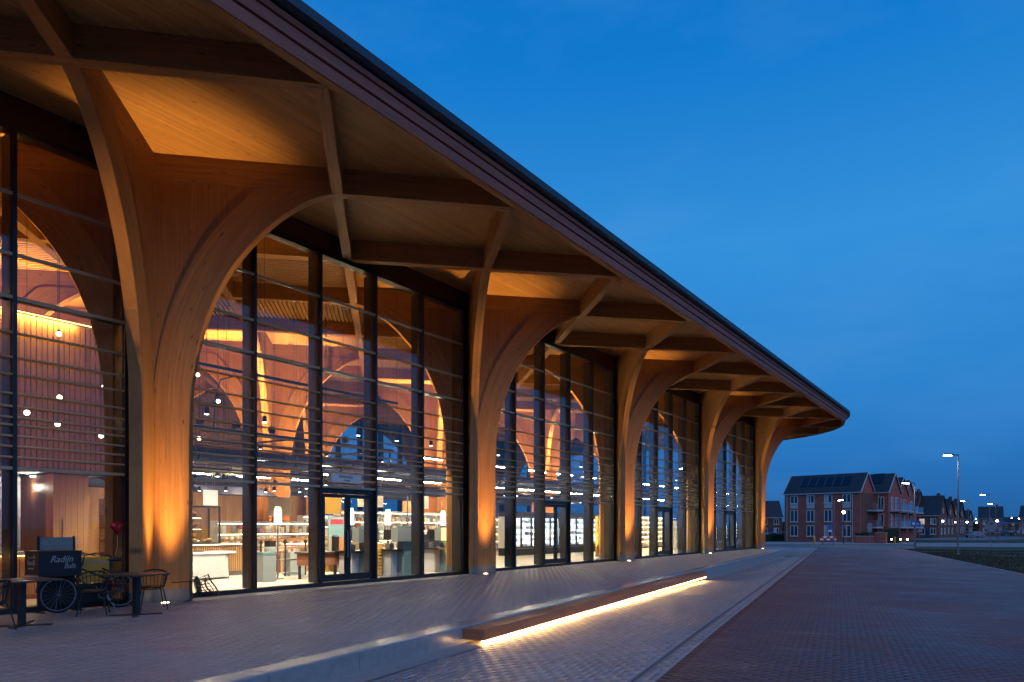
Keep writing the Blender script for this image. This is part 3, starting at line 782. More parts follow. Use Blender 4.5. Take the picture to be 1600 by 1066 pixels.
def shelf(label, x, ya, yb, zt, n, mat='goods', light='shelfglow', group=None, rz=0, strip=16, depth=.42, white='white'):
    """open shelving facing +X, in world position via its own base"""
    t = thing('shelf_unit', label, 'shelf', (x, ya, 0), rz, group); L = yb-ya
    MB().box(-depth-.05, -depth, 0, L, .0, zt).build('back_panel', white, t)
    k = max(1, round(L/1.25))
    for i in range(k+1): MB().box(-depth, .0, i*L/k-.015, i*L/k+.015, 0, zt).build('upright', white, t)
    pm = MB(); hs = (zt-.18)/n
    for i in range(n):
        z = .14+i*hs
        for q in range(k): MB().box(-depth, .0, q*L/k+.016, (q+1)*L/k-.016, z, z+.03).build('shelf_board', white, t)
        goods(pm, .03, L-.03, -.04, z+.031, hs-.06, depth-.1)
    build_toned(pm, 'goods', mat, t)
    for i in range(n): MB().box(-.035, -.008, .02, L-.02, .14+(i+1)*hs-.014, .14+(i+1)*hs-.002).build('shelf_glow_strip', light, t)  # glowing strips added so that the goods look lit
    MB().box(-depth, .02, -.02, L+.02, zt, zt+.05).build('top_board', white, t)
    return t
M['strip'] = emit('shelf_strip', (1, .78, .46), 16)
M['stripw'] = emit('freezer_strip', (.94, .97, 1), 30)
M['stripy'] = emit('yellow_shelf_strip', (1, .74, .30), 45)
shelf('long white shelf of packaged groceries behind the self-checkout desks', -8.3, 12.6, 21.4, 2.25, 5, light='strip')
shelf('low bread and pastry shelf beside the ribbed bakery counter', -7.9, 6.6, 11.2, 1.75, 4, light='strip')
shelf('yellow lit shelf stacked with boxes at the end of the freezer row', -6.9, 37.2, 43.9, 2.3, 6, light='stripy')
shelf('short side shelf with sparse goods in the last glass bay', -5.0, 44.6-2.6, 44.6-.9, 2.0, 5, light='shelfglow')
shelf('grocery shelf in the second aisle behind the long white shelf', -12.5, 14, 30, 2.1, 4, light='strip')
# bakery bread wall: loaves one can pick out
bw_ = thing('bread_rack', 'wooden bakery rack with rows of round loaves behind the counter', 'rack', (-8.6, 3.2, 0))
MB().box(-.6, -.55, 0, 3.2, 0, 2.5).build('back_panel', 'cladding', bw_)
for z in (.75, 1.15, 1.55, 1.95):
    MB().box(-.55, 0, 0, 3.2, z, z+.03).build('shelf_board', 'cladding', bw_); MB().box(-.03, -.005, 0, 3.2, z+.345, z+.355).build('shelf_glow_strip', 'strip', bw_)  # each board gets an added glowing strip too
    for i in range(11):
        MB().sphere((-.22, .15+i*.29+random.uniform(-.03, .03), z+.03+.085), .125, 10, 7, 1, 1.05, .7).build('loaf', 'bread', bw_, smooth=True)
def stand(x, y, w, label, mat, n_, r_, tiers=3, cols=None):
    t = thing('display_stand', label, 'display stand', (x, y, 0)); MB().box(-.75, 0, 0, w, 0, .55).build('base', 'cladding', t)
    for k in range(tiers):
        z = .58+k*.26; xo = -k*.24; tr = MB().box(xo-.26, xo, 0, w, z-.03, z).box(xo-.012, xo, 0, w, z, z+.07).build('tray', 'cladding', t); pm = MB()
        for i in range(n_):
            for j in range(2): pm.sphere((xo-.07-j*.12, (i+.5)*w/n_+random.uniform(-.01, .01), z+r_*.8), r_*random.uniform(.85, 1.1), 8, 6, 1, random.uniform(.9, 1.3), .85)
        g = pm.build('stock', mat, t, smooth=True); g['kind'] = 'stuff'
M['paperbag'] = plain('paper_bag', (.70, .62, .48), .8, 0, .2, 6); M['apple'] = plain('fruit', (.50, .16, .05), .4, 0, .5, 9)
stand(-6.9, 6.5, 2.4, 'tiered bread stand filled with pale loaves beside the gate', 'paperbag', 11, .10); stand(-5.7, 7.6, 1.6, 'tiered stand of reddish fruit near the service desk', 'apple', 12, .06); stand(-6.3, 9.6, 2.2, 'tiered stand of brown rolls in front of the grocery shelf', 'bread', 13, .08); stand(-4.6, 10.6, 1.6, 'tiered stand of paper bags close to the self-checkouts', 'paperbag', 9, .09)
# ribbed bakery counter
ct = thing('bakery_counter', 'bakery counter with ribbed timber front and pale stone top', 'counter', (-5.7, 2.6, 0))
MB().box(-.75, -.03, 0, 3.6, .12, 1.0).build('carcass', 'card', ct)
rb = MB(); y = .02
while y < 3.58: rb.box(-.03, .0, y, y+.045, .16, .99); y += .075
rb.build('ribs', 'slat', ct)['kind'] = 'stuff'
MB().box(-.8, .05, -.02, 3.62, 1.0, 1.05).build('counter_top', 'white', ct)
MB().box(-.7, -.06, .02, 3.58, .0, .12).build('plinth', 'steel', ct)
cab = thing('display_cabinet', 'black framed glass cabinet on the bakery counter with a dome lamp inside', 'cabinet', (-5.75, 3.4, 1.052))
cf = MB()
for yy in (0, .95, 1.9):
    cf.box(-.02, .02, yy-.025, yy+.025, 0, 1.15); cf.box(-.62, -.58, yy-.025, yy+.025, 0, 1.15)
cf.box(-.62, .021, -.03, 1.93, 1.15, 1.20); cf.box(-.62, .021, -.03, 1.93, -.0, .03)
cf.build('frame', 'metal', cab)
for yy in (.03, .98): MB().box(-.006, .006, yy, yy+.89, .035, 1.145).build('pane', 'clear', cab)
dl = MB().lathe((-.3, .5, .42), [(.26, 0), (.25, .10), (.19, .22), (.09, .29), (.02, .31)], 20).build('dome_lamp', 'dome', cab, smooth=True)
for yy in (.25, .55, .8, 1.2, 1.5, 1.72): MB().sphere((-.3, yy, .11), .09, 10, 7, 1, 1.2, .8).build('pastry', 'bread', cab, smooth=True)
# old style checkout with curved belt end
ck = thing('checkout_desk', 'pale grey checkout desk with rounded end and conveyor belt', 'checkout', (-4.7, 3.2, 0))
body = MB(); pts = [(-.75, 0), (.1, 0)]+[(.1-.42+.42*math.cos(a), 1.45+.42*math.sin(a)) for a in [i*math.pi/2/8 for i in range(9)]]+[(-.75, 1.87)]
body.prism(pts, .06, .78); body.build('body', 'pale', ck)
MB().box(-.8, .14, -1.6, 1.9, .782, .84).build('top', 'white', ck); MB().box(-.55, -.1, -1.5, 1.2, .842, .852).build('belt', 'rubber', ck)
MB().box(-.7, .02, .05, 1.75, 0, .06).build('plinth', 'steel', ck)
for yy in (-1.45, -.6): MB().tube([(-.3, yy, 0), (-.3, yy, .78)], .03, 8).build('leg', 'steel', ck)
# gate rails by the checkout
gr = thing('entrance_gate', 'steel tube gate with black posts beside the checkout', 'gate', (-4.0, 5.6, 0))
for yy in (0, .9, 1.7):
    MB().tube([(0, yy, 0), (0, yy, 1.05)], .028, 8).build('post', 'black', gr); MB().lathe((0, yy, 1.05), [(.03, 0), (.055, .03), (.055, .10), (.02, .13)], 10).build('cap', 'black', gr)
for z in (.12, .55, .95): MB().tube([(0, 0, z), (0, 1.7, z)], .018, 6).build('rail', 'steel', gr)
# queue lights
def queue_light(x, y, label):
    t = thing('queue_light', label, 'signal light', (x, y, 0), 0, 'illuminated checkout number lights')
    MB().tube([(0, 0, 0), (0, 0, 1.66)], .025, 8).build('pole', 'steel', t); MB().box(-.12, .12, -.12, .12, 0, .02).build('base', 'steel', t)
    MB().box(-.03, .03, -.11, .11, 1.66, 2.12).build('lit_panel', 'panel', t); MB().tube([(0, -.09, 2.17), (0, .09, 2.17)], .035, 8).build('green_lamp', 'green', t)
for x, y, lb in ((-3.3, 5.7, 'number light with green top standing by the entrance gate'), (-2.6, 8.0, 'number light with green top behind the first self-checkout'), (-2.9, 10.0, 'number light with green top between second and third self-checkout'), (-2.4, 12.4, 'number light with green top by the last self-checkout')): queue_light(x, y, lb)
# grey cylinder bin, waste and printer units
bn = thing('round_pillar_unit', 'grey cylindrical scanner pillar beside the entrance gate', 'scanner', (-3.0, 5.2, 0))
MB().lathe((0, 0, 0), [(.17, 0), (.17, .95), (.15, 1.0)], 16).build('body', 'greyunit', bn, smooth=False); MB().box(-.14, .14, -.1, .1, 1.0, 1.18).build('scanner_head', 'black', bn)
wb = thing('waste_bin', 'grey waste bin with dark lid near the scanner pillar', 'bin', (-2.6, 4.75, 0))
MB().box(-.2, .2, -.22, .22, 0, .78).build('body', 'greyunit', wb); MB().box(-.21, .21, -.23, .23, .78, .86).build('lid', 'teal', wb)
sd2 = thing('service_desk', 'dark wooden service desk with a till screen inside the door', 'desk', (-2.3, 5.9, 0))
MB().box(-.35, .35, 0, 1.5, .42, .78).build('body', 'bench', sd2); MB().box(-.4, .4, -.05, 1.55, .78, .83).build('top', 'terrace', sd2)
for (a, b) in ((-.3, .06), (.3, .06), (-.3, 1.44), (.3, 1.44)): MB().box(a-.03, a+.03, b-.03, b+.03, 0, .42).build('leg', 'metal', sd2)
MB().box(-.03, .03, .3, .75, .95, 1.3).box(-.03, .03, .5, .55, .83, .95).build('screen', 'black', sd2); MB().lathe((0, 1.2, .83), [(.12, 0), (.12, .45), (.08, .5)], 12).build('canister', 'black', sd2)
# self-checkouts
def self_checkout(x, y, lb):
    t = thing('self_checkout', lb, 'checkout', (x, y, 0), 0, 'self-checkout units along the glass')
    MB().box(-.30, .0, -.22, .22, 0, 1.62).build('column', 'teal', t)
    MB().box(-.26, .04, -.55, .30, 1.12, 1.56).build('screen_housing', 'greyunit', t)
    MB().box(-.9, -.31, -.50, .20, 0, .86).build('cabinet', 'white', t); MB().box(-.95, -.05, -.62, -.225, .80, .86).build('scan_shelf', 'metal', t)
    MB().box(-.6, -.4, -.48, -.28, .862, 1.06).build('bag_holder', 'steel', t); MB().box(-.80, -.70, -.35, -.05, 1.15, 1.50).box(-.77, -.73, -.22, -.18, .86, 1.15).build('touch_screen', 'black', t)
    MB().tube([(-.15, .1, 1.62), (-.15, .1, 2.6)], .022, 8).build('lamp_pole', 'steel', t)
self_checkout(-.95, 7.35, 'grey self-checkout seen through the glass door'); self_checkout(-1.05, 9.1, 'grey self-checkout beside the stacked baskets'); self_checkout(-1.2, 11.4, 'grey self-checkout closest to the second timber column')
bk = thing('basket_stack', 'stack of orange shopping baskets next to a self-checkout', 'basket', (-1.9, 8.35, 0))
for i in range(9): MB().box(-.22, .22, -.16, .16, .02+i*.11, .095+i*.11).build('basket', 'yellow', bk)
# lockers near the second column
for lb, x, y, w, mt, z in (('navy parcel locker beside the second column', -.75, 12.0, .42, 'navy', 2.0), ('teal drinks return machine beside the navy locker', -.8, 12.55, .62, 'teal', 2.05)):
    t = thing('locker', lb, 'locker', (x, y, 0)); MB().box(-.7, 0, 0, w, .08, z).build('body', mt, t); MB().box(-.65, -.05, .03, w-.03, 0, .08).build('plinth', 'metal', t)
    MB().box(.001, .012, .06, w-.06, 1.1, 1.7).build('display', 'black', t); MB().box(.001, .02, .1, w-.1, .75, .85).build('slot', 'steel', t); MB().box(.001, .006, .05, w-.05, z-.22, z-.08).build('nameplate', 'yellow', t)
bnr = thing('banner', 'orange yellow banner standing inside the glass before the third column', 'banner', (-1.2, on_x(931, 850, -1.2).y, 0))
MB().box(-.02, .02, 0, .75, .15, 2.1).build('cloth', 'yellow', bnr); MB().box(-.15, .15, .3, .45, 0, .03).build('foot', 'metal', bnr); MB().tube([(0, .375, .03), (0, .375, .15)], .012, 6).build('pole', 'metal', bnr)
bd = MB()
for i in range(16): a = .35+i*.1; bd.box(.021, .026, .18+.1*math.sin(i*1.7), .45+.12*math.sin(i*2.3+1), a, a+.05)
bd.build('dark_pattern', 'ink', bnr)
# freezer wall
fz = thing('freezer_wall', 'row of brightly lit upright freezers with glass doors', 'freezer', (-7.0, 23.4, 0)); ND = 13; DW = 1.02
MB().box(-.85, -.80, 0, ND*DW, 0, 2.3).build('back', 'white', fz); MB().box(-.80, .04, -.04, ND*DW+.04, 2.15, 2.42).build('top', 'metal', fz); MB().box(-.80, .03, -.04, ND*DW+.04, 0, .42).build('plinth', 'metal', fz)
MB().box(.031, .05, 0, ND*DW, .36, .40).build('bumper', 'steel', fz)
gm_ = MB()
for d in range(ND):
    y0 = d*DW
    fm = MB().box(-.03, .03, y0+.01, y0+.07, .43, 2.14).box(-.03, .03, y0+DW-.07, y0+DW-.01, .43, 2.14).box(-.03, .03, y0+.07, y0+DW-.07, .43, .49).box(-.03, .03, y0+.07, y0+DW-.07, 2.08, 2.14)
    fd = fm.build('door', 'metal', fz); MB().box(-.008, .008, y0+.071, y0+DW-.071, .491, 2.079).build('pane', 'clear', fd); MB().tube([(.03, y0+DW-.09, 1.0), (.06, y0+DW-.09, 1.05), (.06, y0+DW-.09, 1.45), (.03, y0+DW-.09, 1.5)], .01, 6).build('handle', 'steel', fd)
    MB().box(-.79, -.06, y0-.012, y0+.012, .42, 2.15).build('divider', 'white', fz)
    for s_ in range(5):
        z = .45+s_*.335; MB().box(-.79, -.10, y0+.013, y0+DW-.013, z, z+.02).build('shelf_board', 'white', fz); goods(gm_, y0+.04, y0+DW-.04, -.22, z+.021, .22, .3, .7)
    MB().box(-.10, -.05, y0+.075, y0+.10, .5, 2.08).build('light_strip', 'stripw', fz)
build_toned(gm_, 'frozen_goods', 'cold', fz)
MB().box(-.796, -.79, 0, ND*DW, .44, 2.1).build('glow_liner', 'fridge', fz)  # liner glows itself so the freezers read as brightly lit
# linear lamps over the aisles
TUBE = MB().box(-.018, .018, -.75, .75, 0, .02).mesh('diffuser', M['tube']); HOUS = MB().box(-.03, .03, -.77, .77, .021, .08).mesh('housing', M['metal'])
WIRE = MB().tube([(0, 0, .09), (0, 0, ZS-.06-3.3)], .006, 4).mesh('suspension_wire', M['steel'])
def linear_lamp(x, y, z, lab):
    t = thing('linear_lamp', lab, 'lamp', (x, y, z), 0, 'linear lamps over the aisles')
    for nm, me in (('diffuser', TUBE), ('housing', HOUS)):
        o = bpy.data.objects.new(nm, me); COL.objects.link(o); o.parent = t
    for s_ in (-.6, .6):
        MB().tube([(0, s_, .09), (0, s_, ZS-.06-z)], .005, 4).build('suspension_wire', 'steel', t)
for x in (-3.6, -6.0, -9.4, -13.2, -16.8, -19.8):
    y = 13.0 if x > -4 else (10.5 if x > -7 else 6.5)
    while y < 43:
        if not (-12.2 < x < -9.9 and min(abs(y-c) for c in COLY) < 1.6): linear_lamp(x, y, 4.26 if x > -4 else 3.55, {-3.6: 'slim linear lamp hung highest, over the space behind the front glass', -6.0: 'slim linear lamp hung right before the shelves and freezers', -9.4: 'slim linear lamp hung over the aisle behind the freezers', -13.2: 'slim linear lamp hung over the middle of the hall', -16.8: 'slim linear lamp hung deep in the hall among the air ducts', -19.8: 'slim linear lamp hung closest to the rear wall'}[x])
        y += 2.6 if x > -12 else 3.9
# lighting rig over the checkouts
rig = thing('lighting_rig', 'black steel tube rig hung over the checkout area with cables and floodlights', 'rig', (-3.2, 0, 0))
def rt(a, b, r=.035, nm='rig_tube', m='metal'): MB().tube([a, b], r, 8).build(nm, m, rig)
rt((0, 1.2, 4.35), (0, 10.6, 4.35)); rt((-2.6, 1.2, 4.35), (-2.6, 10.6, 4.35)); rt((0, 2.2, 4.35), (-2.6, 2.2, 4.35)); rt((0, 6.3, 4.35), (-2.6, 6.3, 4.35)); rt((0, 10.4, 4.35), (-2.6, 10.4, 4.35)); rt((-2.6, 1.2, 3.45), (-2.6, 10.6, 3.45)); rt((0, 4.5, 3.55), (0, 10.6, 3.55))
for yy in (2.2, 6.3, 10.4):
    for xx in (0, -2.6): rt((xx, yy, 3.45), (xx, yy, 4.35)); rt((xx, yy, 4.35), (xx, yy, ZS-.06), .006, 'suspension_wire', 'steel')
for yy in (3.1, 4.2, 5.4, 7.2, 8.3, 9.4):
    MB().lathe((0, yy, 4.40), [(.05, 0), (.10, .03), (.12, .16), (.06, .22)], 10).build('floodlight', 'black', rig)
MB().tube([(0, 3.5, 4.38), (0, 3.55, 5.2), (0, 3.7, 5.75), (0, 4.2, 5.95), (-.1, 5.4, 5.95)], .018, 6).build('cable', 'black', rig)
MB().box(-.02, .02, 1.1, 10.8, 6.05, 6.13).build('cross_cable_tray', 'metal', rig)
def spot_head(x, y, z, i, power=0, lab='small round track spotlight shining over the bakery and checkouts'):
    t = thing('track_spot', lab, 'spotlight', (x, y, z), 0, 'track spotlights')
    MB().lathe((0, 0, 0), [(.055, 0), (.06, .02), (.06, .15), (.03, .17)], 10).build('housing', 'black', t); MB().lathe((0, 0, -.006), [(.05, 0), (.05, .005)], 10).build('lens', 'spotlens', t)
    MB().tube([(0, 0, .17), (0, 0, ZS-.06-z)], .006, 4).build('drop_rod', 'black', t)
    if power: lamp('spot_light', 'SPOT', (0, 0, -.03), power, (1, .84, .58), t, .05, 110, .8, target=(-.35, 0, -1))
for y in (1.7, 3.3, 4.9, 6.5, 8.1, 9.7, 13.5, 16.6, 19.8, 24.6, 27.7, 31, 35.5, 39): spot_head(-.62, y, 4.28, 0, 760, 'added round track spotlight just inside the front glass')  # row added to brighten the checkout fronts and the floor
for y in (2.5, 5, 7.5, 10): spot_head(-3.2, y, 3.9, 0, 1000, 'small round spotlight on the rig over the checkouts')
for i in range(22): spot_head(random.uniform(-9.5, -3.8), random.uniform(3.4, 12.4), random.uniform(2.75, 3.3), i)
for i in range(12): spot_head(random.uniform(-6.6, -2.5), random.uniform(13.5, 40), random.uniform(2.8, 3.3), i, 0, 'small round track spotlight hanging in front of the freezers')
# air ducts under the vaults
for x, z, r_, y0, y1, lb in ((-7.4, 4.05, .30, 2, 43, 'long dark air duct above the shelves'), (-9.3, 3.35, .22, 12, 43, 'thinner dark air duct behind the checkout zone'), (-13.0, 4.2, .34, 3, 43, 'wide dark air duct in the rear half of the hall'), (-15.8, 3.5, .28, 3, 43, 'dark air duct low in the rear half of the hall'), (-18.8, 4.3, .32, 3, 43, 'dark air duct close to the rear glass wall')):
    t = thing('air_duct', lb, 'duct', (x, y0, z)); k = int((y1-y0)/3.4)
    for i in range(k): MB().tube([(0, i*(y1-y0)/k+.02, 0), (0, (i+1)*(y1-y0)/k-.02, 0)], r_, 14).build('duct_section', 'navy', t)
    for i in range(k): MB().tube([(0, i*(y1-y0)/k+1.2, r_), (0, i*(y1-y0)/k+1.2, ZS-.06-z)], .008, 4).build('hanger', 'steel', t)
# boards hung over the shelves, posters, crates and planters that fill the shop
M['menu'] = emit('menu_light', (1, .86, .6), .9)
def board(x, y, z, w, h, m, label):
    t = thing('hanging_board', label, 'sign board', (x, y, z)); MB().box(-.02, .02, 0, w, 0, h).build('board', m, t)
    for q in (.1, w-.1): MB().tube([(0, q, h), (0, q, ZS-.06-z)], .004, 4).build('wire', 'steel', t)
for a in ((-7.6, 12.9, 2.45, 1.5, .5, 'paperbag', 'pale hanging board over the start of the long white shelf'), (-7.6, 16.2, 2.45, 1.2, .6, 'white', 'white hanging board over the middle of the long shelf'), (-7.6, 19.2, 2.45, 1.4, .45, 'teal', 'teal hanging board over the end of the long shelf'), (-6.5, 5.2, 2.3, .5, .5, 'menu', 'lit menu board hanging over the bakery counter'), (-7.2, 8.2, 2.0, 1.0, .7, 'card', 'brown hanging board over the bread stand'), (-6.8, 10.4, 2.1, .9, .9, 'yellow', 'yellow hanging board above the rolls'), (-11.8, 20, 2.4, 2, .6, 'card', 'brown hanging board in the second aisle')): board(*a)
po = thing('poster_stand', 'pale teal poster stand with red print near the service desk', 'poster', (-4.4, 8.6, 0)); MB().box(-.02, .02, 0, .75, .35, 1.95).build('poster', 'teal', po); MB().box(.021, .024, .08, .67, 1.68, 1.86).build('red_print', 'signred', po); MB().box(-.2, .2, .3, .45, 0, .03).box(-.015, .015, .36, .39, .03, .35).build('foot', 'metal', po); MB().box(.021, .024, .1, .65, .5, 1.2).build('picture', 'apple', po)
def crates(x, y, n_, label, m='card'):
    t = thing('crate_stack', label, 'crates', (x, y, 0))
    for i in range(n_):
        z = i*.26; o = MB().box(-.2, .2, -.3, .3, z, z+.03).box(-.2, .2, -.3, -.28, z+.03, z+.25).box(-.2, .2, .28, .3, z+.03, z+.25).box(-.2, -.18, -.28, .28, z+.03, z+.25).box(.18, .2, -.28, .28, z+.03, z+.25).build('crate', m, t)
crates(-3.5, 9.3, 4, 'stack of brown crates behind the second self-checkout'); crates(-4.2, 7.0, 3, 'stack of grey crates behind the service desk', 'greyunit'); crates(-3.4, 12.9, 5, 'stack of dark crates beside the last number light', 'navy'); crates(-4.9, 8.9, 3, 'stack of yellow crates before the fruit stand', 'yellow')
def planter(x, y, label):
    t = thing('flower_bucket', label, 'flowers', (x, y, 0)); MB().lathe((0, 0, 0), [(.13, 0), (.17, .35), (.15, .36)], 12).build('bucket', 'black', t); pm = MB(); gm2 = MB()
    for i in range(26):
        a = random.uniform(0, 6.28); r_ = random.uniform(.02, .2); h = random.uniform(.55, .85); gm2.tube([(r_*.4*math.cos(a), r_*.4*math.sin(a), .3), (r_*math.cos(a), r_*math.sin(a), h)], .005, 4); pm.sphere((r_*math.cos(a), r_*math.sin(a), h), .035, 6, 5)
    pm.build('blossoms', 'apple', t)['kind'] = 'stuff'; gm2.build('stems', 'hedge', t)['kind'] = 'stuff'
planter(-3.0, 6.9, 'bucket of red flowers beside the service desk'); planter(-3.3, 7.35, 'bucket of red flowers behind the queue lights')
# hanging fabric canopy panels
for lb, x, y, z, w in (('dark hanging ceiling baffle above the bakery counter', -6.4, 3.4, 2.75, 2.6), ('dark hanging ceiling baffle above the bread shelf', -9.5, 8.4, 2.8, 3.0)):
    t = thing('baffle', lb, 'baffle', (x, y, z)); MB().bar((-.5, 0, .35), (.5, 0, .0), w, .05).build('panel', 'navy', t)
    for s_ in (-1, 1): MB().tube([(0, s_, .2), (0, s_, ZS-.06-z)], .006, 4).build('suspension_wire', 'steel', t)
# door sign above the entrance
sg = thing('door_sign', 'small white sign box above the first glass door', 'sign', (.13, 4.72, 2.80)); MB().box(0, .16, 0, 1.05, 0, .22).build('box', 'white', sg)
text('lettering', 'DEWAARD', .10, 'ink', (.162, .25, .115), (0, 1, 0), (0, 0, 1), sg); text('lettering', 'Arena', .09, 'ink', (.162, .42, .03), (0, 1, 0), (0, 0, 1), sg)
# pendant bulbs
def pendant(px, py, x, r, lab):
    p = on_x(px, py, x); t = thing('pendant_lamp', lab, 'pendant lamp', (p.x, p.y, p.z), 0, 'bare bulb pendants')
    MB().sphere((0, 0, 0), r, 12, 8).build('bulb', 'bulb', t, smooth=True); MB().lathe((0, 0, r*.9), [(.02, 0), (.022, .05), (.008, .07)], 8).build('socket', 'black', t)
    MB().tube([(0, 0, r*.9+.07), (0, 0, ZS-.06-p.z)], .005, 4).build('cord', 'black', t)
for px, py, x in ((92, 522, -3), (8, 551, -2.6), (163, 605, -2.4), (93, 621, -3.4), (42, 645, -2.2), (90, 663, -2.8), (158, 681, -3.2)): pendant(px, py, x, .055, 'bare glowing bulb on a long cord inside the cafe bay')
for px, py, x in ((341, 627, -2.4), (311, 685, -2.2), (309, 586, -3.0)): pendant(px, py, x, .05, 'bare glowing bulb on a long cord above the checkout')
# cafe core: tall slatted wall with a lit top edge, lower wooden room and a bright niche
core = thing('cafe_core', 'tall timber slatted cafe wall with a glowing top edge', 'wall', (-4.6, -9.5, 0)); ytop = on_x(150, 514, -4.6); zt = ytop.z
yr = on_x(171, 600, -4.6).y+9.5
MB().box(-.30, -.05, 0, yr, 2.95, zt-.25).build('backing', 'cladding', core)
sb = MB(); y = .01
while y < yr-.1: sb.box(-.05, random.uniform(.0, .012), y, y+.105, 2.95, zt-.03); y += .125
sb.build('slats', 'cladding', core)['kind'] = 'stuff'
MB().box(.03, .05, 0, yr, zt+.0, zt+.02).build('cove_strip', 'cove', core); MB().box(-.28, .052, 0, yr, zt+.021, zt+.05).build('cove_cap', 'cladding', core)
lamp('cove_light', 'AREA', (.09, 5.5, zt-.02), 330, (1, .55, .12), core, .03, sy=9, target=None).rotation_euler = (0, R(20), 0)
MB().box(-3.2, -.31, 0, yr, 2.95, 3.05).build('ceiling', 'white', core)
room = thing('cafe_room', 'wood clad store room under the tall slatted wall', 'room', (-4.6, 0, 0))
ra = on_x(83, 800, -4.2).y; rb_ = on_x(138, 800, -4.2).y
pl = MB(); y = ra
while y < rb_-.05: pl.box(.39, random.uniform(.40, .412), y, min(y+.135, rb_), 0, 2.9); y += .14
pl.build('planks', 'cladding', room)['kind'] = 'stuff'
MB().box(-2.5, .39, ra, rb_, 0, 2.9).build('carcass', 'bench', room); MB().box(.395, .44, ra+.2, ra+.22, 1.0, 1.8).build('handle', 'steel', room)
MB().box(.46, .475, ra, yr-9.5, 2.93, 2.945).build('lamp_strip', 'cove', room); MB().box(.405, .46, ra, yr-9.5, 2.90, 2.95).build('lamp_channel', 'metal', room)
ni = thing('cafe_niche', 'pale tiled service niche lit by a round ceiling lamp', 'niche', (-4.6, 0, 0)); na = on_x(30, 800, -5.5).y; nb = on_x(70, 800, -5.5).y
MB().box(-1.6, -1.5, na-1, nb+.3, 0, 2.9).build('back_wall', 'white', ni); MB().box(-1.5, .1, nb, nb+.12, 0, 2.9).build('side_wall', 'white', ni); MB().lathe((-.7, (na+nb)/2, 2.86), [(.12, 0), (.12, .04)], 16).build('ceiling_lamp', 'panel', ni)
lamp('niche_light', 'POINT', (-.7, (na+nb)/2, 2.6), 110, (1, .92, .75), ni, .1)
cc = thing('cafe_counter', 'low cafe bar with a glowing plank front', 'counter', (-2.6, -6.5, 0)); ce = on_x(115, 850, -2.6).y+6.5
pk = MB(); y = 0
while y < ce-.1: pk.box(-.03, random.uniform(0, .01), y, y+.13, .1, .95); y += .14
pk.build('planks', 'cladding', cc)['kind'] = 'stuff'; MB().box(-.7, -.03, 0, ce, 0, .95).build('carcass', 'bench', cc); MB().box(-.75, .16, -.02, ce+.02, .98, 1.05).build('top', 'pale', cc)
MB().box(.05, .08, 0, ce, .955, .975).build('lamp_strip', 'cove', cc)
# ================================================================== BENCH AND TERRACE
kd = Vector((-.13, 1, 0)).normalized(); kn = Vector((kd.y, -kd.x, 0))       # along the kerb, outwards from it
def kp(y, off, z): return Vector((K(y)+kn.x*off, y+kn.y*off, z))
bench = thing('light_bench', 'long low timber bench against the kerb with a glowing strip underneath', 'bench', (0, 0, 0))
ya = .85; NB = 4; yb = 16.75
for i in range(NB):
    a = ya+(yb-ya)*i/NB+.004; b = ya+(yb-ya)*(i+1)/NB-.004
    p = kp(a, .012, -.197); mb = MB(); mb.obox(p, kn*.38, kd*(b-a)*math.hypot(.13, 1), Vector((0, 0, .180))); bo = mb.build('timber_beam', 'bench', bench)
    bv = bo.modifiers.new('edge', 'BEVEL'); bv.width = .008; bv.segments = 2
    p = kp(a+.02, .335, -.222); mb = MB(); mb.obox(p, kn*.035, kd*(b-a-.04)*math.hypot(.13, 1), Vector((0, 0, .025))); mb.build('led_strip', 'led', bench)
    for q in (a+.4, b-.4):
        p = kp(q, .05, G(q)-.01); mb = MB(); mb.obox(p, kn*.22, kd*.08, Vector((0, 0, -.197-G(q)))); mb.build('foot', 'metal', bench)
def table(x, y, rz, label, w=.78, top='terrace'):
    t = thing('terrace_table', label, 'table', (x, y, 0), rz, 'terrace tables')
    MB().box(-w/2, w/2, -w/2, w/2, .725, .75).build('top', top, t); MB().box(-.045, .045, -.045, .045, .02, .722).build('post', 'metal', t)
    MB().bar((-.30, -.30, .012), (.30, .30, .012), .09, .02).build('base_bar', 'metal', t); MB().bar((-.30, .30, .034), (.30, -.30, .034), .09, .02).build('base_bar', 'metal', t)
    MB().box(-.2, .2, -.2, .2, .70, .724).build('top_plate', 'metal', t)
p = on_z(213, 961, 0); table(p.x, p.y, .25, 'square brown terrace table in front of the lit timber column')
p = on_z(34, 978, 0); table(p.x, p.y, .1, 'square terrace table with a pale top beside the delivery bicycle', .85)
def chair(loc, rot, label):
    t = thing('terrace_chair', label, 'chair', loc, 0, 'dark terrace chairs'); t.rotation_euler = rot
    seat = MB().lathe((0, 0, .43), [(.20, -.012), (.225, 0), (.225, .014), (.19, .024)], 20).build('seat', 'black', t)
    for (sx, sy) in ((1, 1), (1, -1), (-1, 1), (-1, -1)):
        MB().tube([(sx*.16, sy*.16, .42), (sx*.20, sy*.21, .22), (sx*.235, sy*.25, 0)], .011, 6).build('leg', 'black', t)
    rail = [(.27*math.cos(a), .27*math.sin(a), .70+.05*math.sin(a/2-.0)) for a in [R(-125)+i*R(250)/16+math.pi/2 for i in range(17)]]
    rail = [(x, y, .64+.14*max(0, y/.27)) for x, y, z in rail]
    MB().tube(rail, .016, 6).build('back_rail', 'black', t)
    MB().tube([(x*.95, y*.95, z-.075) for x, y, z in rail], .008, 6).build('back_rail', 'black', t)
    for i in range(0, 17, 1):
        x, y, z = rail[i]; MB().tube([(x, y, z), (x*.80, y*.80, .445)], .006, 5).build('spindle', 'black', t)
    MB().tube([(.17*math.cos(a), .17*math.sin(a), .40) for a in [i*math.pi/8 for i in range(16)]], .009, 5, close=True).build('seat_ring', 'black', t)
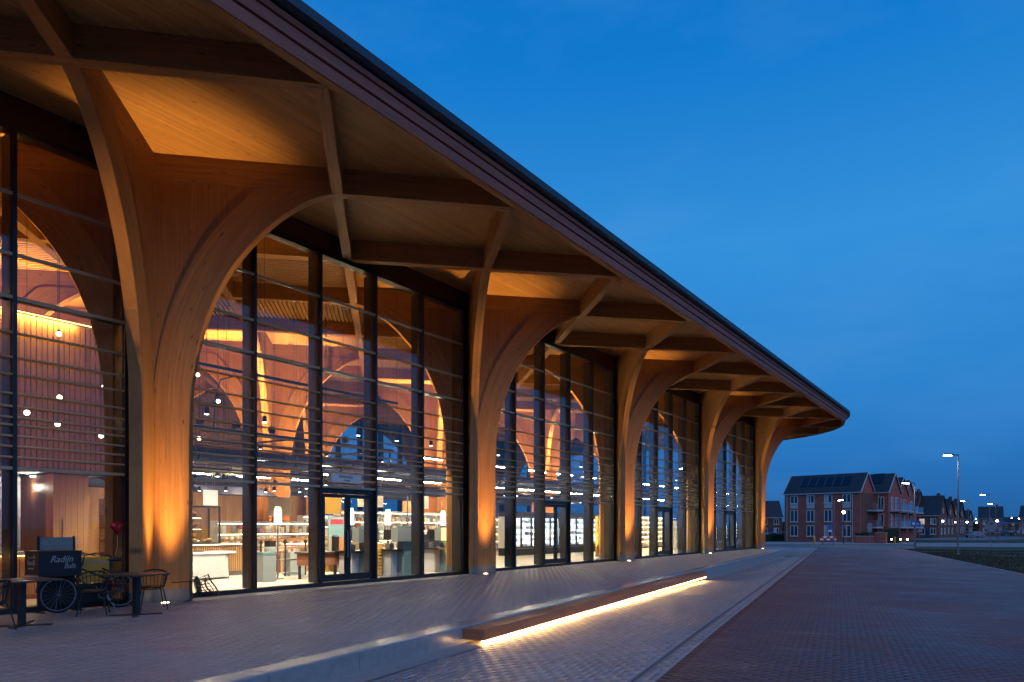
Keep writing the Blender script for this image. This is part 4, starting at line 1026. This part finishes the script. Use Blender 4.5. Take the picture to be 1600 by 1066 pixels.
p = on_z(238, 952, 0); chair((p.x, p.y, 0), (0, 0, R(-110)), 'dark spindle back chair standing upright at the foot of the lit column')
p = on_z(146, 961, 0); chair((p.x, p.y, 0), (0, 0, R(60)), 'dark spindle back chair between the bicycle and the table')
p = on_z(292, 938, 0); chair((p.x+.1, p.y-.28, .235), (R(-78), R(12), R(-40)), 'dark spindle back chair tipped over beside the lit column')
p = on_z(190, 948, 0); chair((p.x-.2, p.y, 0), (0, 0, R(160)), 'dark spindle back chair tucked behind the brown terrace table')
p = on_z(6, 985, 0); chair((p.x, p.y-.2, 0), (0, 0, R(-60)), 'dark spindle back chair drawn up to the pale table')
# wind screens with lettering
def screen(pxa, pxb, x, h, label, word, ts, tint):
    a = on_x(pxa, 850, x).y; b = on_x(pxb, 850, x).y
    t = thing('wind_screen', label, 'screen', (x, a, 0)); L = b-a
    MB().box(-.02, .02, 0, .04, 0, h).build('post', 'metal', t); MB().box(-.02, .02, L-.04, L, 0, h).build('post', 'metal', t)
    MB().box(-.008, .008, .041, L-.041, h-.52, h-.02).build('printed_panel', tint, t); MB().box(-.008, .008, .041, L-.041, .12, h-.53).build('lower_panel', 'black', t)
    MB().box(-.2, .2, 0, .05, -.0, .02).build('foot', 'metal', t); MB().box(-.2, .2, L-.05, L, -.0, .02).build('foot', 'metal', t)
    text('lettering', word, ts, 'printdim', (.010, .10, h-.02-ts*1.35), (0, 1, 0), (0, 0, 1), t)
screen(58, 117, .28, 1.42, 'grey terrace wind screen with pale lettering behind the bicycle', 'BUITENGOED', .105, 'frosted')
screen(119, 174, .28, 1.02, 'lower yellowish terrace wind screen with pale lettering', 'BUITENGOED', .10, 'yellow')
# delivery bicycle
bp_ = on_z(95, 956, 0)
bike = thing('delivery_bicycle', 'black delivery bicycle with a large lettered box over the front wheel', 'bicycle', (.62, bp_.y-.12, 0))
def wheel(y):
    r = .34; c = (0, y, r)
    circ = lambda rr: [(0, y+rr*math.cos(a), r+rr*math.sin(a)) for a in [i*2*math.pi/32 for i in range(32)]]
    w = MB().tube([(-.05, y, r), (.05, y, r)], .025, 10).build('wheel', 'steel', bike); MB().tube(circ(r-.018), .019, 8, close=True).build('tyre', 'rubber', w); MB().tube(circ(r-.045), .013, 6, close=True).build('rim', 'rim', w)
    for i in range(18):
        a = i*2*math.pi/18; MB().tube([(.02*(-1)**i, y, r), (0, y+(r-.05)*math.cos(a), r+(r-.05)*math.sin(a))], .0018, 4).build('spoke', 'rim', w)
wheel(0); wheel(1.12)
def bt(pts, r, nm, m='black', n=8): MB().tube(pts, r, n).build(nm, m, bike)
bt([(0, .42, .92), (0, .30, .62), (0, .78, .30)], .019, 'frame_tube'); bt([(0, .40, .80), (0, .92, .55)], .017, 'frame_tube'); bt([(0, .78, .30), (0, .96, .82)], .018, 'frame_tube')
for s_ in (-.06, .06):
    bt([(s_, 1.12, .34), (s_*.6, .78, .30)], .010, 'chain_stay'); bt([(s_, 1.12, .34), (s_*.5, .93, .70)], .009, 'seat_stay'); bt([(s_, 0, .34), (s_, .10, .62), (s_*.6, .38, .76)], .013, 'fork')
bt([(0, .42, .92), (0, .45, 1.06)], .014, 'stem'); bt([(-.30, .66, 1.06), (-.27, .52, 1.10), (-.08, .45, 1.06), (.08, .45, 1.06), (.27, .52, 1.10), (.30, .66, 1.06)], .012, 'handlebar')
for s_ in (-.30, .30): bt([(s_, .64, 1.062), (s_*1.01, .78, 1.04)], .018, 'grip', 'rubber')
bt([(0, .96, .82), (0, .98, .92)], .013, 'seat_post'); MB().sphere((0, 1.02, .955), .11, 12, 8, .85, 1.35, .42).build('saddle', 'black', bike, smooth=True)
bt([(.09, .78, .30), (.09, .86, .16)], .010, 'crank', 'steel'); bt([(.06, .86, .15), (.16, .86, .15)], .016, 'pedal'); bt([(-.09, .78, .30), (-.09, .70, .44)], .010, 'crank', 'steel'); bt([(-.06, .70, .45), (-.16, .70, .45)], .016, 'pedal')
MB().tube([(.03, .78+.09*math.cos(a), .30+.09*math.sin(a)) for a in [i*math.pi/8 for i in range(16)]], .006, 5, close=True).build('chainring', 'steel', bike)
bt([(.05, .84, .27), (.20, .92, .01)], .009, 'kickstand', 'steel')
for y in (0., 1.12): MB().tube([(0, y+.375*math.cos(a), .34+.375*math.sin(a)) for a in [R(20)+i*R(150)/12 for i in range(13)]], .016, 6).build('mudguard', 'black', bike)
MB().tube([(0, 1.43, .60), (0, 1.46, .60)], .03, 8).build('tail_lamp', 'signred', bike)
bx_ = MB(); bx_.box(-.29, .29, -.44, .27, .70, 1.13); cb = bx_.build('cargo_box', 'boxblack', bike); MB().box(-.30, .30, -.45, .28, 1.131, 1.16).build('lid', 'boxblack', cb); MB().box(-.28, .28, -.46, -.4405, .70, .725).build('reflective_strip', 'printdim', cb)
MB().box(-.12, .12, -.30, .20, .675, .699).build('carrier', 'metal', bike)
text('lettering', 'Radijn', .17, 'printdim', (.292, -.26, .955), (0, 1, 0), (0, 0, 1), cb, shear=.35, sx=.9); text('lettering', 'Bulls', .13, 'printdim', (.292, -.03, .84), (0, 1, .0), (0, 0, 1), cb, shear=.35, sx=.8)
text('lettering', 'bonB', .15, 'printdim', (-.17, -.442, .90), (1, 0, 0), (0, 0, 1), cb); text('lettering', 'BIJ DE MARKT', .04, 'printdim', (-.15, -.442, .83), (1, 0, 0), (0, 0, 1), cb)
MB().bar((-.15, -.4415, 1.035), (.14, -.4415, 1.035), .003, .012).bar((-.15, -.4415, 1.03), (-.15, -.4415, 1.075), .003, .012, (1, 0, 0)).bar((.05, -.4415, 1.04), (.10, -.4415, 1.085), .003, .012).bar((.10, -.4415, 1.085), (.15, -.4415, 1.04), .003, .012).build('logo', 'printdim', cb)
# heart balloon
bp2 = on_x(183, 826, .42)
hb = thing('heart_balloon', 'red foil heart balloon floating beside the glass near the column', 'balloon', (.42, bp2.y, 1.02))
V = []; F = []; NA = 36; NR = 6
for side in (1, -1):
    o = len(V)
    for r_ in range(NR+1):
        t_ = r_/NR
        for k in range(NA):
            a = 2*math.pi*k/NA; hx = 16*math.sin(a)**3; hz = 13*math.cos(a)-5*math.cos(2*a)-2*math.cos(3*a)-math.cos(4*a)
            V.append((side*.055*math.sqrt(max(0, 1-t_**2.2)), hx*.0085*t_, (hz+2)*.0095*t_+bp2.z-1.02))
    for r_ in range(NR):
        for k in range(NA):
            q = (o+r_*NA+k, o+r_*NA+(k+1) % NA, o+(r_+1)*NA+(k+1) % NA, o+(r_+1)*NA+k); F.append(q if side < 0 else q[::-1])
MB().add(V, F).build('foil', 'red', hb, smooth=True); MB().tube([(0, 0, bp2.z-1.02-.14), (0, .01, .2), (-.12, .02, 0)], .003, 4).build('string', 'print', hb)

# ================================================================== THE NEIGHBOURHOOD
def frame_of(PL, PR):
    u = (Vector((PR.x, PR.y))-Vector((PL.x, PL.y))); L = u.length; return math.atan2(u.y, u.x), L
def to_local(P, PL, rz):
    d = Vector((P.x-PL.x, P.y-PL.y)); c, s_ = math.cos(rz), math.sin(rz); return d.x*c+d.y*s_, -d.x*s_+d.y*c
def solve(pa, pb, Zb, alpha):
    """left corner of a front whose right corner stands at pixel pb, depth Zb, turned by alpha"""
    tb = (pb-800)/FPX; ta = (pa-800)/FPX; L = (tb-ta)*Zb/(math.cos(R(alpha))+ta*math.sin(R(alpha)))
    Za = Zb+L*math.sin(R(alpha)); return at_depth(pa, Za), at_depth(pb, Zb)
def gable(par, u0, u1, v0, v1, eave, ridge, wm='brick', rm='tile', verge=.15, z0=-.3, vm_=None):
    """a house block with its ridge along u"""
    w = MB(); vm = (v0+v1)/2; A = [(u0, v0), (u1, v0), (u1, v1), (u0, v1)]
    w.quad((u0, v0, z0), (u1, v0, z0), (u1, v0, eave), (u0, v0, eave)); w.quad((u1, v1, z0), (u0, v1, z0), (u0, v1, eave), (u1, v1, eave))
    for u, fl_ in ((u1, 1), (u0, -1)):
        P = [(u, v0, z0), (u, v1, z0), (u, v1, eave), (u, vm, ridge), (u, v0, eave)]
        if fl_ < 0: P = P[::-1]
        w.add(P, [(0, 1, 2, 3, 4)], [[(q[1], q[2]) for q in P]])
    wall = w.build('wall', wm, par)
    r = MB(); o = .22; sl = (ridge-eave)/(vm-v0)
    for (va, sg_) in ((v0, 1), (v1, -1)):
        a = (u0-verge, va-sg_*o, eave-o*sl); b = (u1+verge, va-sg_*o, eave-o*sl); c = (u1+verge, vm, ridge); d = (u0-verge, vm, ridge)
        up = Vector((0, 0, .16)); q = [Vector(x) for x in (a, b, c, d)]; q = q+[x+up for x in q]
        r.add(q, [(3, 2, 1, 0), (4, 5, 6, 7), (0, 1, 5, 4), (1, 2, 6, 5), (2, 3, 7, 6), (3, 0, 4, 7)])
    rf = r.build('roof', rm, par)
    MB().box(u0-verge, u1+verge, v0-o-.10, v0-o, eave-o*sl-.02, eave-o*sl+.14).build('gutter', 'pale', rf)
    for u in (u0-verge-.12, u1+verge):
        vb = MB()
        for (va, sg_) in ((v0, 1), (v1, -1)): vb.bar((u+.06, va-sg_*o, eave-o*sl+.10), (u+.06, vm, ridge+.10), .12, .16)
        vb.build('verge_board', vm_ or 'pale', rf)
    return wall, rf
def window(par, u, v, z0, z1, w, face='front', pane='winglass', bars=1, sill=True, panel=None):
    m = MB(); d = .07; f = lambda a, b: (u+a, v-b)
    def bx(mb, a0, a1, q0, q1, b0, b1):
        if face == 'front': mb.box(u+a0, u+a1, v-b1, v-b0, q0, q1)
        else: mb.box(u+b0, u+b1, v+a0, v+a1, q0, q1)
    h = w/2
    bx(m, -h, -h+.08, z0, z1, .0, d); bx(m, h-.08, h, z0, z1, .0, d); bx(m, -h+.08, h-.08, z1-.08, z1, 0, d); bx(m, -h+.08, h-.08, z0, z0+.08, 0, d)
    for i in range(bars): x = -h+(i+1)*w/(bars+1); bx(m, x-.05, x+.05, z0+.08, z1-.08, 0, d-.01)
    wd = m.build('window', 'white', par); g = MB(); bx(g, -h+.081, h-.081, z0+.081, z1-.081, .005, .03); g.build('pane', pane, wd)
    if random.random() < .55 and pane == 'winglass':
        c = MB(); bx(c, -h+.09, -h+.09+w*random.uniform(.2, .42), z0+.09, z1-.09, .031, .036); c.build('curtain', 'curtain', wd)
    if sill: s_ = MB(); bx(s_, -h-.08, h+.08, z0-.12, z0, 0, .12); s_.build('sill', 'pale', wd)
    if panel: s_ = MB(); bx(s_, -h, h, panel[0], panel[1], 0, .05); s_.build('panel', 'pale', wd)
    return wd
# --- brick apartment building
PL, PR = solve(1226, 1344, 118, 45); rz, L1 = frame_of(PL, PR)
apt = thing('apartment_building', 'three storey red brick apartment block with dark gabled roofs and white balconies', 'building', (PL.x, PL.y, -1.05), rz)
E1, R1, D1 = 8.55, 11.75, 6.6
wall, rf1 = gable(apt, 0, L1, 0, D1, E1, R1)
for fr_ in (.135, .36, .595, .835):
    u = fr_*L1
    window(apt, u, 0, 6.75, 8.15, 1.35, panel=(5.85, 6.70), sill=True); window(apt, u, 0, 3.5, 5.55, 1.35); window(apt, u, 0, .95, 2.85, 1.35, bars=1)
for u in (.45, L1-1.2): MB().tube([(u, -.09, 0), (u, -.09, E1-.2)], .06, 8).build('rain_pipe', 'pale', apt)
sl = (R1-E1)/(D1/2); nrm = Vector((0, -sl, 1)).normalized()
for i in range(6):
    for j in range(2):
        ua = 2.3+i*1.42; va = 1.05+j*.82; o = Vector((ua, va, E1+va*sl+.19)); MB().obox(o, (1.36, 0, 0), Vector((0, .78, .78*sl)), nrm*.05).build('solar_panel', 'solar', rf1)
    o = Vector((2.3+i*1.42-.055, 1.05, E1+1.05*sl+.2)); MB().obox(o, (.05, 0, 0), Vector((0, 1.62, 1.62*sl)), nrm*.07).build('panel_rail', 'steel', rf1)
def balcony(u0, u1, v0, v1, z):
    b = MB().box(u0, u1, v0, v1, z, z+.26).build('balcony', 'pale', apt); r = MB().box(u0+.02, u1-.02, v0+.02, v0+.06, z+.301, z+1.30).box(u1-.06, u1-.02, v0+.061, v1, z+.301, z+1.30); r.build('railing', 'clear', b)
    MB().box(u0+.02, u1+.01, v0-.02, v0+.07, z+1.30, z+1.36).build('handrail', 'galv', b)
last = None
for i, (px, Zd) in enumerate(((1388, 121), (1402, 131), (1413, 140))):
    P_ = at_depth(px, Zd); u1, v0 = to_local(P_, PL, rz); u0 = u1-8.0
    w_, r_ = gable(apt, u0, u1, v0, v0+D1, E1+.1, R1+.1)
    for z in (2.35, 5.25):
        balcony(u1+.01, u1+1.9, v0+.8, v0+5.8, z); window(apt, u1, v0+1.9, z+.35, z+2.55, 1.1, face='side', sill=False); window(apt, u1, v0+4.4, z+.35, z+2.55, 1.4, face='side', sill=False, pane='winglass')
    if i == 0:
        for z in (2.35, 5.25): balcony(L1+.01, u1-.8, v0-3.6, v0-.01, z); window(apt, (L1+u1)/2, v0, z+.35, z+2.55, 1.0, sill=False)
        MB().tube([(u1-1.6, v0-.09, 0), (u1-1.6, v0-.09, E1)], .06, 8).build('rain_pipe', 'pale', apt)
        o = Vector((u1-3.4, v0+1.4, E1+.1+1.4*sl+.19)); MB().obox(o, (1.9, 0, 0), Vector((0, 1.9, 1.9*sl)), nrm*.05).build('solar_panel', 'solar', r_)
MB().box(L1+.02, L1+.06, .6, D1-.4, 0, 8.3).build('recess_wall', 'brick2', apt)
# --- garden wall and hedges in front of it
def wall_thing(pa, Za, pb, Zb, h, label, mat='brick', name='garden_wall', cat='wall', t=.25, cap='pale'):
    A, B = at_depth(pa, Za), at_depth(pb, Zb); rz_, L = frame_of(A, B); w = thing(name, label, cat, (A.x, A.y, A.z), rz_)
    MB().box(0, L, 0, t, -.2, h).build('brickwork', mat, w)
    if cap: MB().box(-.05, L+.05, -.04, t+.04, h, h+.07).build('coping', cap, w)
    return w
wall_thing(1336, 112, 1366, 110.5, 1.05, 'low brick garden wall in front of the apartment building'); wall_thing(1367, 110.4, 1385, 109, 1.6, 'taller stepped brick garden wall beside the balconies')
def leafy(name, label, A, B, h, d, n_, mat='hedge', cat='hedge', group=None):
    rz_, L = frame_of(A, B); t = thing(name, label, cat, (A.x, A.y, A.z), rz_, group); V = []; F = []
    for i in range(n_):
        u = random.uniform(0, L); v = random.uniform(-d/2, d/2); top = h*(.86+.14*mnoise.noise(Vector((u*.7+A.x, v, 1))))
        z = random.uniform(.02, top); s_ = random.uniform(.06, .16); q = Vector((random.gauss(0, 1), random.gauss(0, 1), random.gauss(0, 1))).normalized(); q2 = q.orthogonal().normalized()
        c = Vector((u, v, z)); k = len(V); V += [c-q*s_, c+q2*s_*.6, c+q*s_, c-q2*s_*.6]; F.append((k, k+1, k+2, k+3))
    lf = MB().add(V, F).build('foliage', mat, t); lf['kind'] = 'stuff'
    MB().box(0, L, -d*.28, d*.28, 0, h*.75).build('branch_core', mat, t); return t
leafy('hedge', 'dark hedge between the garden wall and the apartment block', at_depth(1337, 115), at_depth(1363, 113.5), 1.9, 1.2, 1500)
leafy('hedge', 'dark hedge growing under the apartment balconies', at_depth(1387, 112), at_depth(1399, 113), 2.9, 2.0, 1200)
leafy('hedge', 'clipped hedge beside the parked cars past the last column', at_depth(1190, 128), at_depth(1224, 136), 1.5, 1.2, 1200)
# --- row houses and other houses
def house(pa, al, pb, Zb, depth, eave, ridge, label, wins=(), side=(), wm='brick2', units=1, chim=True, lit=(), name='row_house', group=None):
    A, B = solve(pa, pb, Zb, al); rz_, L = frame_of(A, B); t = thing(name, label, 'house', (A.x, A.y, -1.05), rz_, group)
    w_, r_ = gable(t, 0, L, 0, depth, eave, ridge, wm, vm_='tile')
    if chim: MB().box(L*.72, L*.72+.7, depth/2-.35, depth/2+.35, ridge-.7, ridge+.7).build('chimney', wm, r_)
    nw = max(2, int(L/2.6))
    for i in range(nw):
        u = (i+.5)*L/nw
        for k, (a, b) in enumerate(((3.2, 4.6), (.8, 2.3))): window(t, u, 0, a, b, 1.2, pane='litwin' if (i, k) in lit else 'winglass')
    for v in (depth*.3, depth*.7):
        for (a, b) in ((3.2, 4.6), (.8, 2.3)): window(t, L, v, a, b, 1.2, face='side')
    window(t, L, depth*.5, 6., 7.1, .9, face='side'); MB().box(L*.5-.5, L*.5+.5, -.05, 0, 0, 2.2).build('door', 'navy', t)
    return t
house(1432, 42, 1467, 168, 9.5, 5.4, 10.1, 'row house with a steep dark roof next to the apartment block', lit=((0, 0),))
house(1469, 44, 1478, 183, 9.5, 5.4, 9.9, 'narrow row house with steep gable, second of the dark terrace'); house(1478, 44, 1487, 196, 9.5, 5.4, 9.9, 'narrow row house with steep gable, third of the dark terrace'); house(1486, 42, 1498, 207, 9.5, 5.4, 9.9, 'row house closing the far end of the dark terrace')
house(1494, 42, 1513, 262, 9.5, 5.3, 8.6, 'far low brick house between the terrace and the detached house')
house(1530, 33, 1567, 222, 9.5, 5.2, 9.0, 'detached brick house with a wide dark roof and dormer behind the road signs', wm='brick', lit=((2, 1),))
house(1594, 40, 1625, 185, 9.0, 5.0, 8.2, 'brick house with two chimneys at the far right of the street', wm='brick')
house(1566, 38, 1600, 325, 9.0, 4.2, 7.0, 'distant dark low house behind the parked cars'); house(1412, 42, 1430, 170, 10, 6.5, 11.2, 'brick house squeezed between apartment block and terrace', wm='brick')
house(1186, 10, 1222, 178, 10, 5.0, 9.2, 'white trimmed house with dark roof beyond the last timber column', wm='brick2', chim=False)
# --- streets and paths
def patch(name, pts, mat, dz):
    q = [on_ground(*p_) for p_ in pts]; mb = MB(); mb.add([(v.x, v.y, G(v.y)+dz) for v in q], [tuple(range(len(q)))]); o = mb.build(name, mat); tag(o, kind='structure'); return o
patch('street', [(1060, 857.5), (1428, 857.2), (1428, 850.5), (1060, 850.5)], 'asphalt', -.035)
patch('pavement', [(1060, 850.2), (1428, 850.2), (1428, 846.6), (1060, 846.6)], 'path', -.030)
patch('cycle_path', [(1432, 853.6), (1760, 856), (1760, 849.2), (1432, 847.8)], 'path', -.034)
patch('side_street', [(1430, 843.6), (1545, 844), (1760, 838.6), (1760, 835.5), (1520, 838.4), (1430, 841.4)], 'asphalt', -.036)
# verge kerb along the red road
vk = thing('verge_kerb', 'low concrete edging between the red clinker road and the grass', 'kerb')
y = -10
while y < 74:
    p, q = Vector((RR(y), y+.01)), Vector((RR(y+2), y+1.99)); mb = MB(); mb.bar((p.x+.06, p.y, G(y)-.03), (q.x+.06, q.y, G(y+2)-.03), .12, .10); mb.build('edging_stone', 'concrete', vk); y += 2
# grass blades on the verge
V = []; F = []
for i in range(26000):
    y = 18+60*random.random()**.8; x = RR(y)+.2+16*random.random()**1.3; pt = Vector((x, y, 0))
    if mnoise.noise(Vector((x*.18, y*.18, 0))) < -.32: continue
    z = G(y)-.06; hh = random.uniform(.04, .13); a = random.uniform(0, 6.28); w_ = .03; k = len(V); lean = random.uniform(-.05, .05)
    V += [(x-w_*math.cos(a), y-w_*math.sin(a), z), (x+w_*math.cos(a), y+w_*math.sin(a), z), (x+lean, y+lean, z+hh)]; F.append((k, k+1, k+2))
tag(MB().add(V, F).build('verge_grass', 'blade'), 'short rough grass on the verge beside the red road', 'grass', kind='stuff')
# --- street lamps
def street_lamp(px, Z, h, d, label, power=0, arm=1.35, r=.075):
    P_ = at_depth(px, Z); t = thing('street_lamp', label, 'street lamp', P_, 0, 'street lamps')
    MB().tube([(0, 0, 0), (0, 0, h*.35), (0, 0, h)], [r, r*.85, r*.62], 10).build('pole', 'galv', t)
    dr = Vector((_c, _s, 0))*d
    MB().bar(Vector((0, 0, h-.02)), dr*arm*.45+Vector((0, 0, h+.02)), .09, .07).build('arm', 'metal', t)
    a, b = dr*arm*.40+Vector((0, 0, h)), dr*arm+Vector((0, 0, h+.05)); hd = MB().bar(a, b, .30, .11).build('lamp_head', 'metal', t); MB().bar(a*.85+b*.15-Vector((0, 0, .075)), b*.95+a*.05-Vector((0, 0, .075)), .24, .045).build('lens', 'street', hd)
    MB().lathe((0, 0, 0), [(r*1.9, 0), (r*1.9, .03), (r*1.2, .05)], 10).build('base_plate', 'concrete', t)
    if power: lamp('lamp_light', 'SPOT', dr*arm*.8+Vector((0, 0, h-.12)), power, (1, .90, .76), t, .15, 150, .6, target=dr*arm*.8)
street_lamp(1497, 56.8, 8.0, -1, 'tall street lamp on the grass verge close to the red road', 350, 1.15); street_lamp(1429, 78, 7.2, -1, 'street lamp with a blue sign at the end of the red road', 300)
street_lamp(1303, 94, 6.0, 1, 'street lamp in front of the brick apartment windows', 150, 1.2); street_lamp(1513, 147, 8.0, -1, 'distant street lamp by the dark terrace houses', 0, 1.6); street_lamp(1546, 118, 8.0, -1, 'distant street lamp above the triangular road sign', 0, 1.5); street_lamp(1556, 164, 8.0, -1, 'distant street lamp in front of the detached house', 0, 1.8)
def post_lamp(px, py, h, label):
    Zd = FPX*(h-2.65)/(HOR-py); P_ = at_depth(px, Zd); t = thing('post_lamp', label, 'street lamp', P_, 0, 'small glowing post lamps')
    MB().tube([(0, 0, 0), (0, 0, h-.2)], .05, 8).build('pole', 'metal', t); MB().sphere((0, 0, h), .22, 12, 8).build('globe', 'globe', t, smooth=True); MB().lathe((0, 0, h-.34), [(.05, 0), (.14, .06), (.14, .08)], 10).build('collar', 'metal', t)
for px, py in ((1450, 815), (1473, 814.5), (1492, 816)): post_lamp(px, py, 3.9, 'glowing globe lamp on a post before the dark terrace')
for px, py in ((1511, 816), (1526, 817), (1534, 817.5), (1558, 814)): post_lamp(px, py, 3.9, 'glowing globe lamp on a post before the detached house')
for px, py in ((1525, 811), (1581, 809.5), (1592, 810.5)): post_lamp(px, py, 6.2, 'small distant lamp glowing above the far houses')
for px, py in ((1318, 802),): post_lamp(px, py, 4.6, 'small lamp glowing by the apartment facade')
for px in (1393, 1407, 1418):
    P_ = at_depth(px, 108); t = thing('bollard_light', 'small round bollard light along the apartment parking', 'bollard', P_, 0, 'bollard lights'); MB().tube([(0, 0, 0), (0, 0, .55)], .06, 8).build('post', 'metal', t); MB().sphere((0, 0, .62), .11, 10, 7).build('lens', 'globe', t)
# --- road signs
def sign_post(px, Z, h, kind, label, w=.75, face='galv'):
    P_ = at_depth(px, Z); t = thing('road_sign', label, 'road sign', P_, YAW); MB().tube([(0, .04, 0), (0, .04, h)], .035, 8).build('post', 'galv', t)
    def disc(zc, r, n_, m, rot=0, xo=0, y=0):
        pts = [(xo+r*math.sin(2*math.pi*k/n_+rot), zc+r*math.cos(2*math.pi*k/n_+rot)) for k in range(n_)]; V = [(x, y-.02, z) for x, z in pts]+[(x, y, z) for x, z in pts]
        MB().add(V, [tuple(range(n_)), tuple(range(2*n_-1, n_-1, -1))]+[(i, n_+i, n_+(i+1) % n_, (i+1) % n_) for i in range(n_)]).build('plate', m, t)
    if kind == 'tri': disc(h-.35, w*.6, 3, face)
    if kind == 'round': disc(h-.3, w*.5, 20, face)
    if kind == 'cluster': disc(h-.4, w*.62, 3, face); disc(h-1.15, w*.5, 16, face, 0, -.42); disc(h-1.15, w*.5, 16, face, 0, .42, .005); disc(h-1.45, w*.5, 16, face, 0, 0, -.03)
    if kind == 'stack': disc(h-.3, w*.45, 16, face); disc(h-.95, w*.55, 4, face, math.pi/4)
    if kind == 'rect': MB().box(-w/2, w/2, -.03, 0, h-.62, h).build('plate', face, t)
    if kind == 'blue': MB().box(-w/2, w/2, -.03, 0, h-.75, h).build('plate', 'signblue', t); MB().box(-w*.4, w*.4, -.034, -.031, h-1.05, h-.78).build('subplate', 'print', t)
    return t
s1 = sign_post(1430.5, 77.6, 3.0, 'rect', 'blue rectangular sign on a post beside the street lamp', 1.1, 'signblue')
MB().box(-.38, -.10, -.036, -.031, 2.55, 2.85).box(.0, .38, -.036, -.031, 2.62, 2.70).build('pictogram', 'print', s1)
sign_post(1437, 96, 2.3, 'tri', 'back of a triangular road sign near the street lamp'); sign_post(1504, 118, 2.7, 'round', 'round pale road sign on a post by the side street'); sign_post(1548.5, 88, 3.6, 'cluster', 'cluster of grey road signs on one post in the verge', .8); sign_post(1562.5, 112, 2.6, 'tri', 'triangular warning sign next to the cycle path', .85); sign_post(1565, 116, 3.6, 'rect', 'small blue direction sign behind the warning sign', .7, 'signblue')
sign_post(1297, 103, 2.8, 'blue', 'small blue parking sign before the apartment building', .6); sign_post(1359, 98, 3.0, 'stack', 'grey stacked traffic sign in front of the garden wall', .8); sign_post(1597, 130, 2.8, 'rect', 'narrow plate sign by the far house', .6); sign_post(1322, 96, 2.6, 'round', 'thin sign post with a small round plate by the street', .35)
# striped hazard board, yellow posts
P_ = at_depth(1294, 100); hzd = thing('hazard_board', 'red and white striped roadworks board in front of the brick facade', 'barrier', P_, YAW)
for i in range(5):
    for j in range(2): MB().box(-1.15+i*.46, -1.15+(i+1)*.46-.005, -.03, 0, .55+j*.32, .55+j*.32+.24).build('stripe', 'signred' if (i+j) % 2 else 'print', hzd)
for s_ in (-.8, .8): MB().box(s_-.03, s_+.03, .001, .05, 0, 1.1).box(s_-.15, s_+.15, -.2, .25, 0, .06).build('foot_post', 'metal', hzd)
for px, lb in ((1272.5, 'yellow marker post on the pavement by the apartment building'), (1398, 'yellow marker post by the apartment car park')):
    P_ = at_depth(px, 100); t = thing('marker_post', lb, 'post', P_); MB().lathe((0, 0, 0), [(.13, 0), (.13, .95), (.10, 1.05), (.04, 1.1)], 10).build('post', 'yellow', t); MB().lathe((0, 0, .96), [(.135, 0), (.135, .05)], 10).build('band', 'print', t)
# parked cars
def car(px, Z, rz_, label, mat='carpaint', h=1.45):
    P_ = at_depth(px, Z); t = thing('parked_car', label, 'car', P_, rz_, 'parked cars')
    prof = [(-2.1, .35), (-2.12, .62), (-2.0, .82), (-1.15, .92), (-.45, h-.06), (.9, h), (1.6, .98), (2.05, .88), (2.12, .55), (2.08, .3)]
    def side(p_, hw, taper): return [(x, s_*(hw-(max(0, z-.9)*taper)), z) for s_ in (-1, 1) for x, z in p_]
    n_ = len(prof); V = side(prof, .86, .28); F = [tuple(range(n_)), tuple(range(2*n_-1, n_-1, -1))]+[(i, n_+i, n_+(i+1) % n_, (i+1) % n_) for i in range(n_)]
    MB().add(V, F).build('body', mat, t)
    gp = [(-1.05, .95), (-.45, h-.13), (.85, h-.08), (1.4, .98)]; V = [(x, s_*(.872-max(0, z-.9)*.28), z) for s_ in (-1, 1) for x, z in gp]; MB().add(V, [(0, 1, 2, 3), (7, 6, 5, 4)]).build('window', 'winglass', t)
    MB().add([(-1.19, -.7, .95), (-1.19, .7, .95), (-.52, .6, h-.10), (-.52, -.6, h-.10)], [(0, 1, 2, 3)]).build('windscreen', 'winglass', t)
    for x in (-1.35, 1.3):
        for s_ in (-1, 1):
            w_ = MB().tube([(x, s_*.70, .32), (x, s_*.88, .32)], .32, 16).build('wheel', 'rubber', t); MB().tube([(x, s_*.881, .32), (x, s_*.89, .32)], .20, 12).build('rim', 'rim', w_)
    for s_ in (-.62, .62):
        MB().box(-2.14, -2.08, s_-.16, s_+.16, .60, .74).build('headlight', 'print', t); MB().box(2.06, 2.13, s_-.14, s_+.14, .66, .80).build('tail_light', 'signred', t)
car(1203, 142, YAW+.1, 'silver parked car beyond the last timber column'); car(1217, 150, YAW+.1, 'dark parked car near the white trimmed house', 'navy'); car(1576, 210, YAW, 'dark parked car before the detached house', 'black', 1.6); car(1590, 215, YAW, 'grey parked car beside the far brick house'); car(1523, 170, YAW+.05, 'low grey parked car behind the road sign cluster')
# far tree belt that reads as one mass
V = []; F = []
for i in range(16000):
    px = random.uniform(1150, 1780); Zd = random.uniform(380, 460); d = ray(px, HOR); P_ = CAM+d*Zd; hh = 5.2+3.*mnoise.noise(Vector((px*.035, 2, 0)))+1.2*mnoise.noise(Vector((px*.2, 5, 0))); z = -1.1+hh*random.random()**.7
    s_ = random.uniform(.5, 1.3); q = Vector((random.gauss(0, 1), random.gauss(0, 1), random.gauss(0, 1))).normalized(); q2 = q.orthogonal().normalized(); c = Vector((P_.x, P_.y, z)); k = len(V); V += [c-q*s_, c+q2*s_*.7, c+q*s_, c-q2*s_*.7]; F.append((k, k+1, k+2, k+3))
tag(MB().add(V, F).build('far_tree_belt', 'hedge'), 'dark distant belt of trees on the horizon behind the houses', 'trees', kind='stuff')
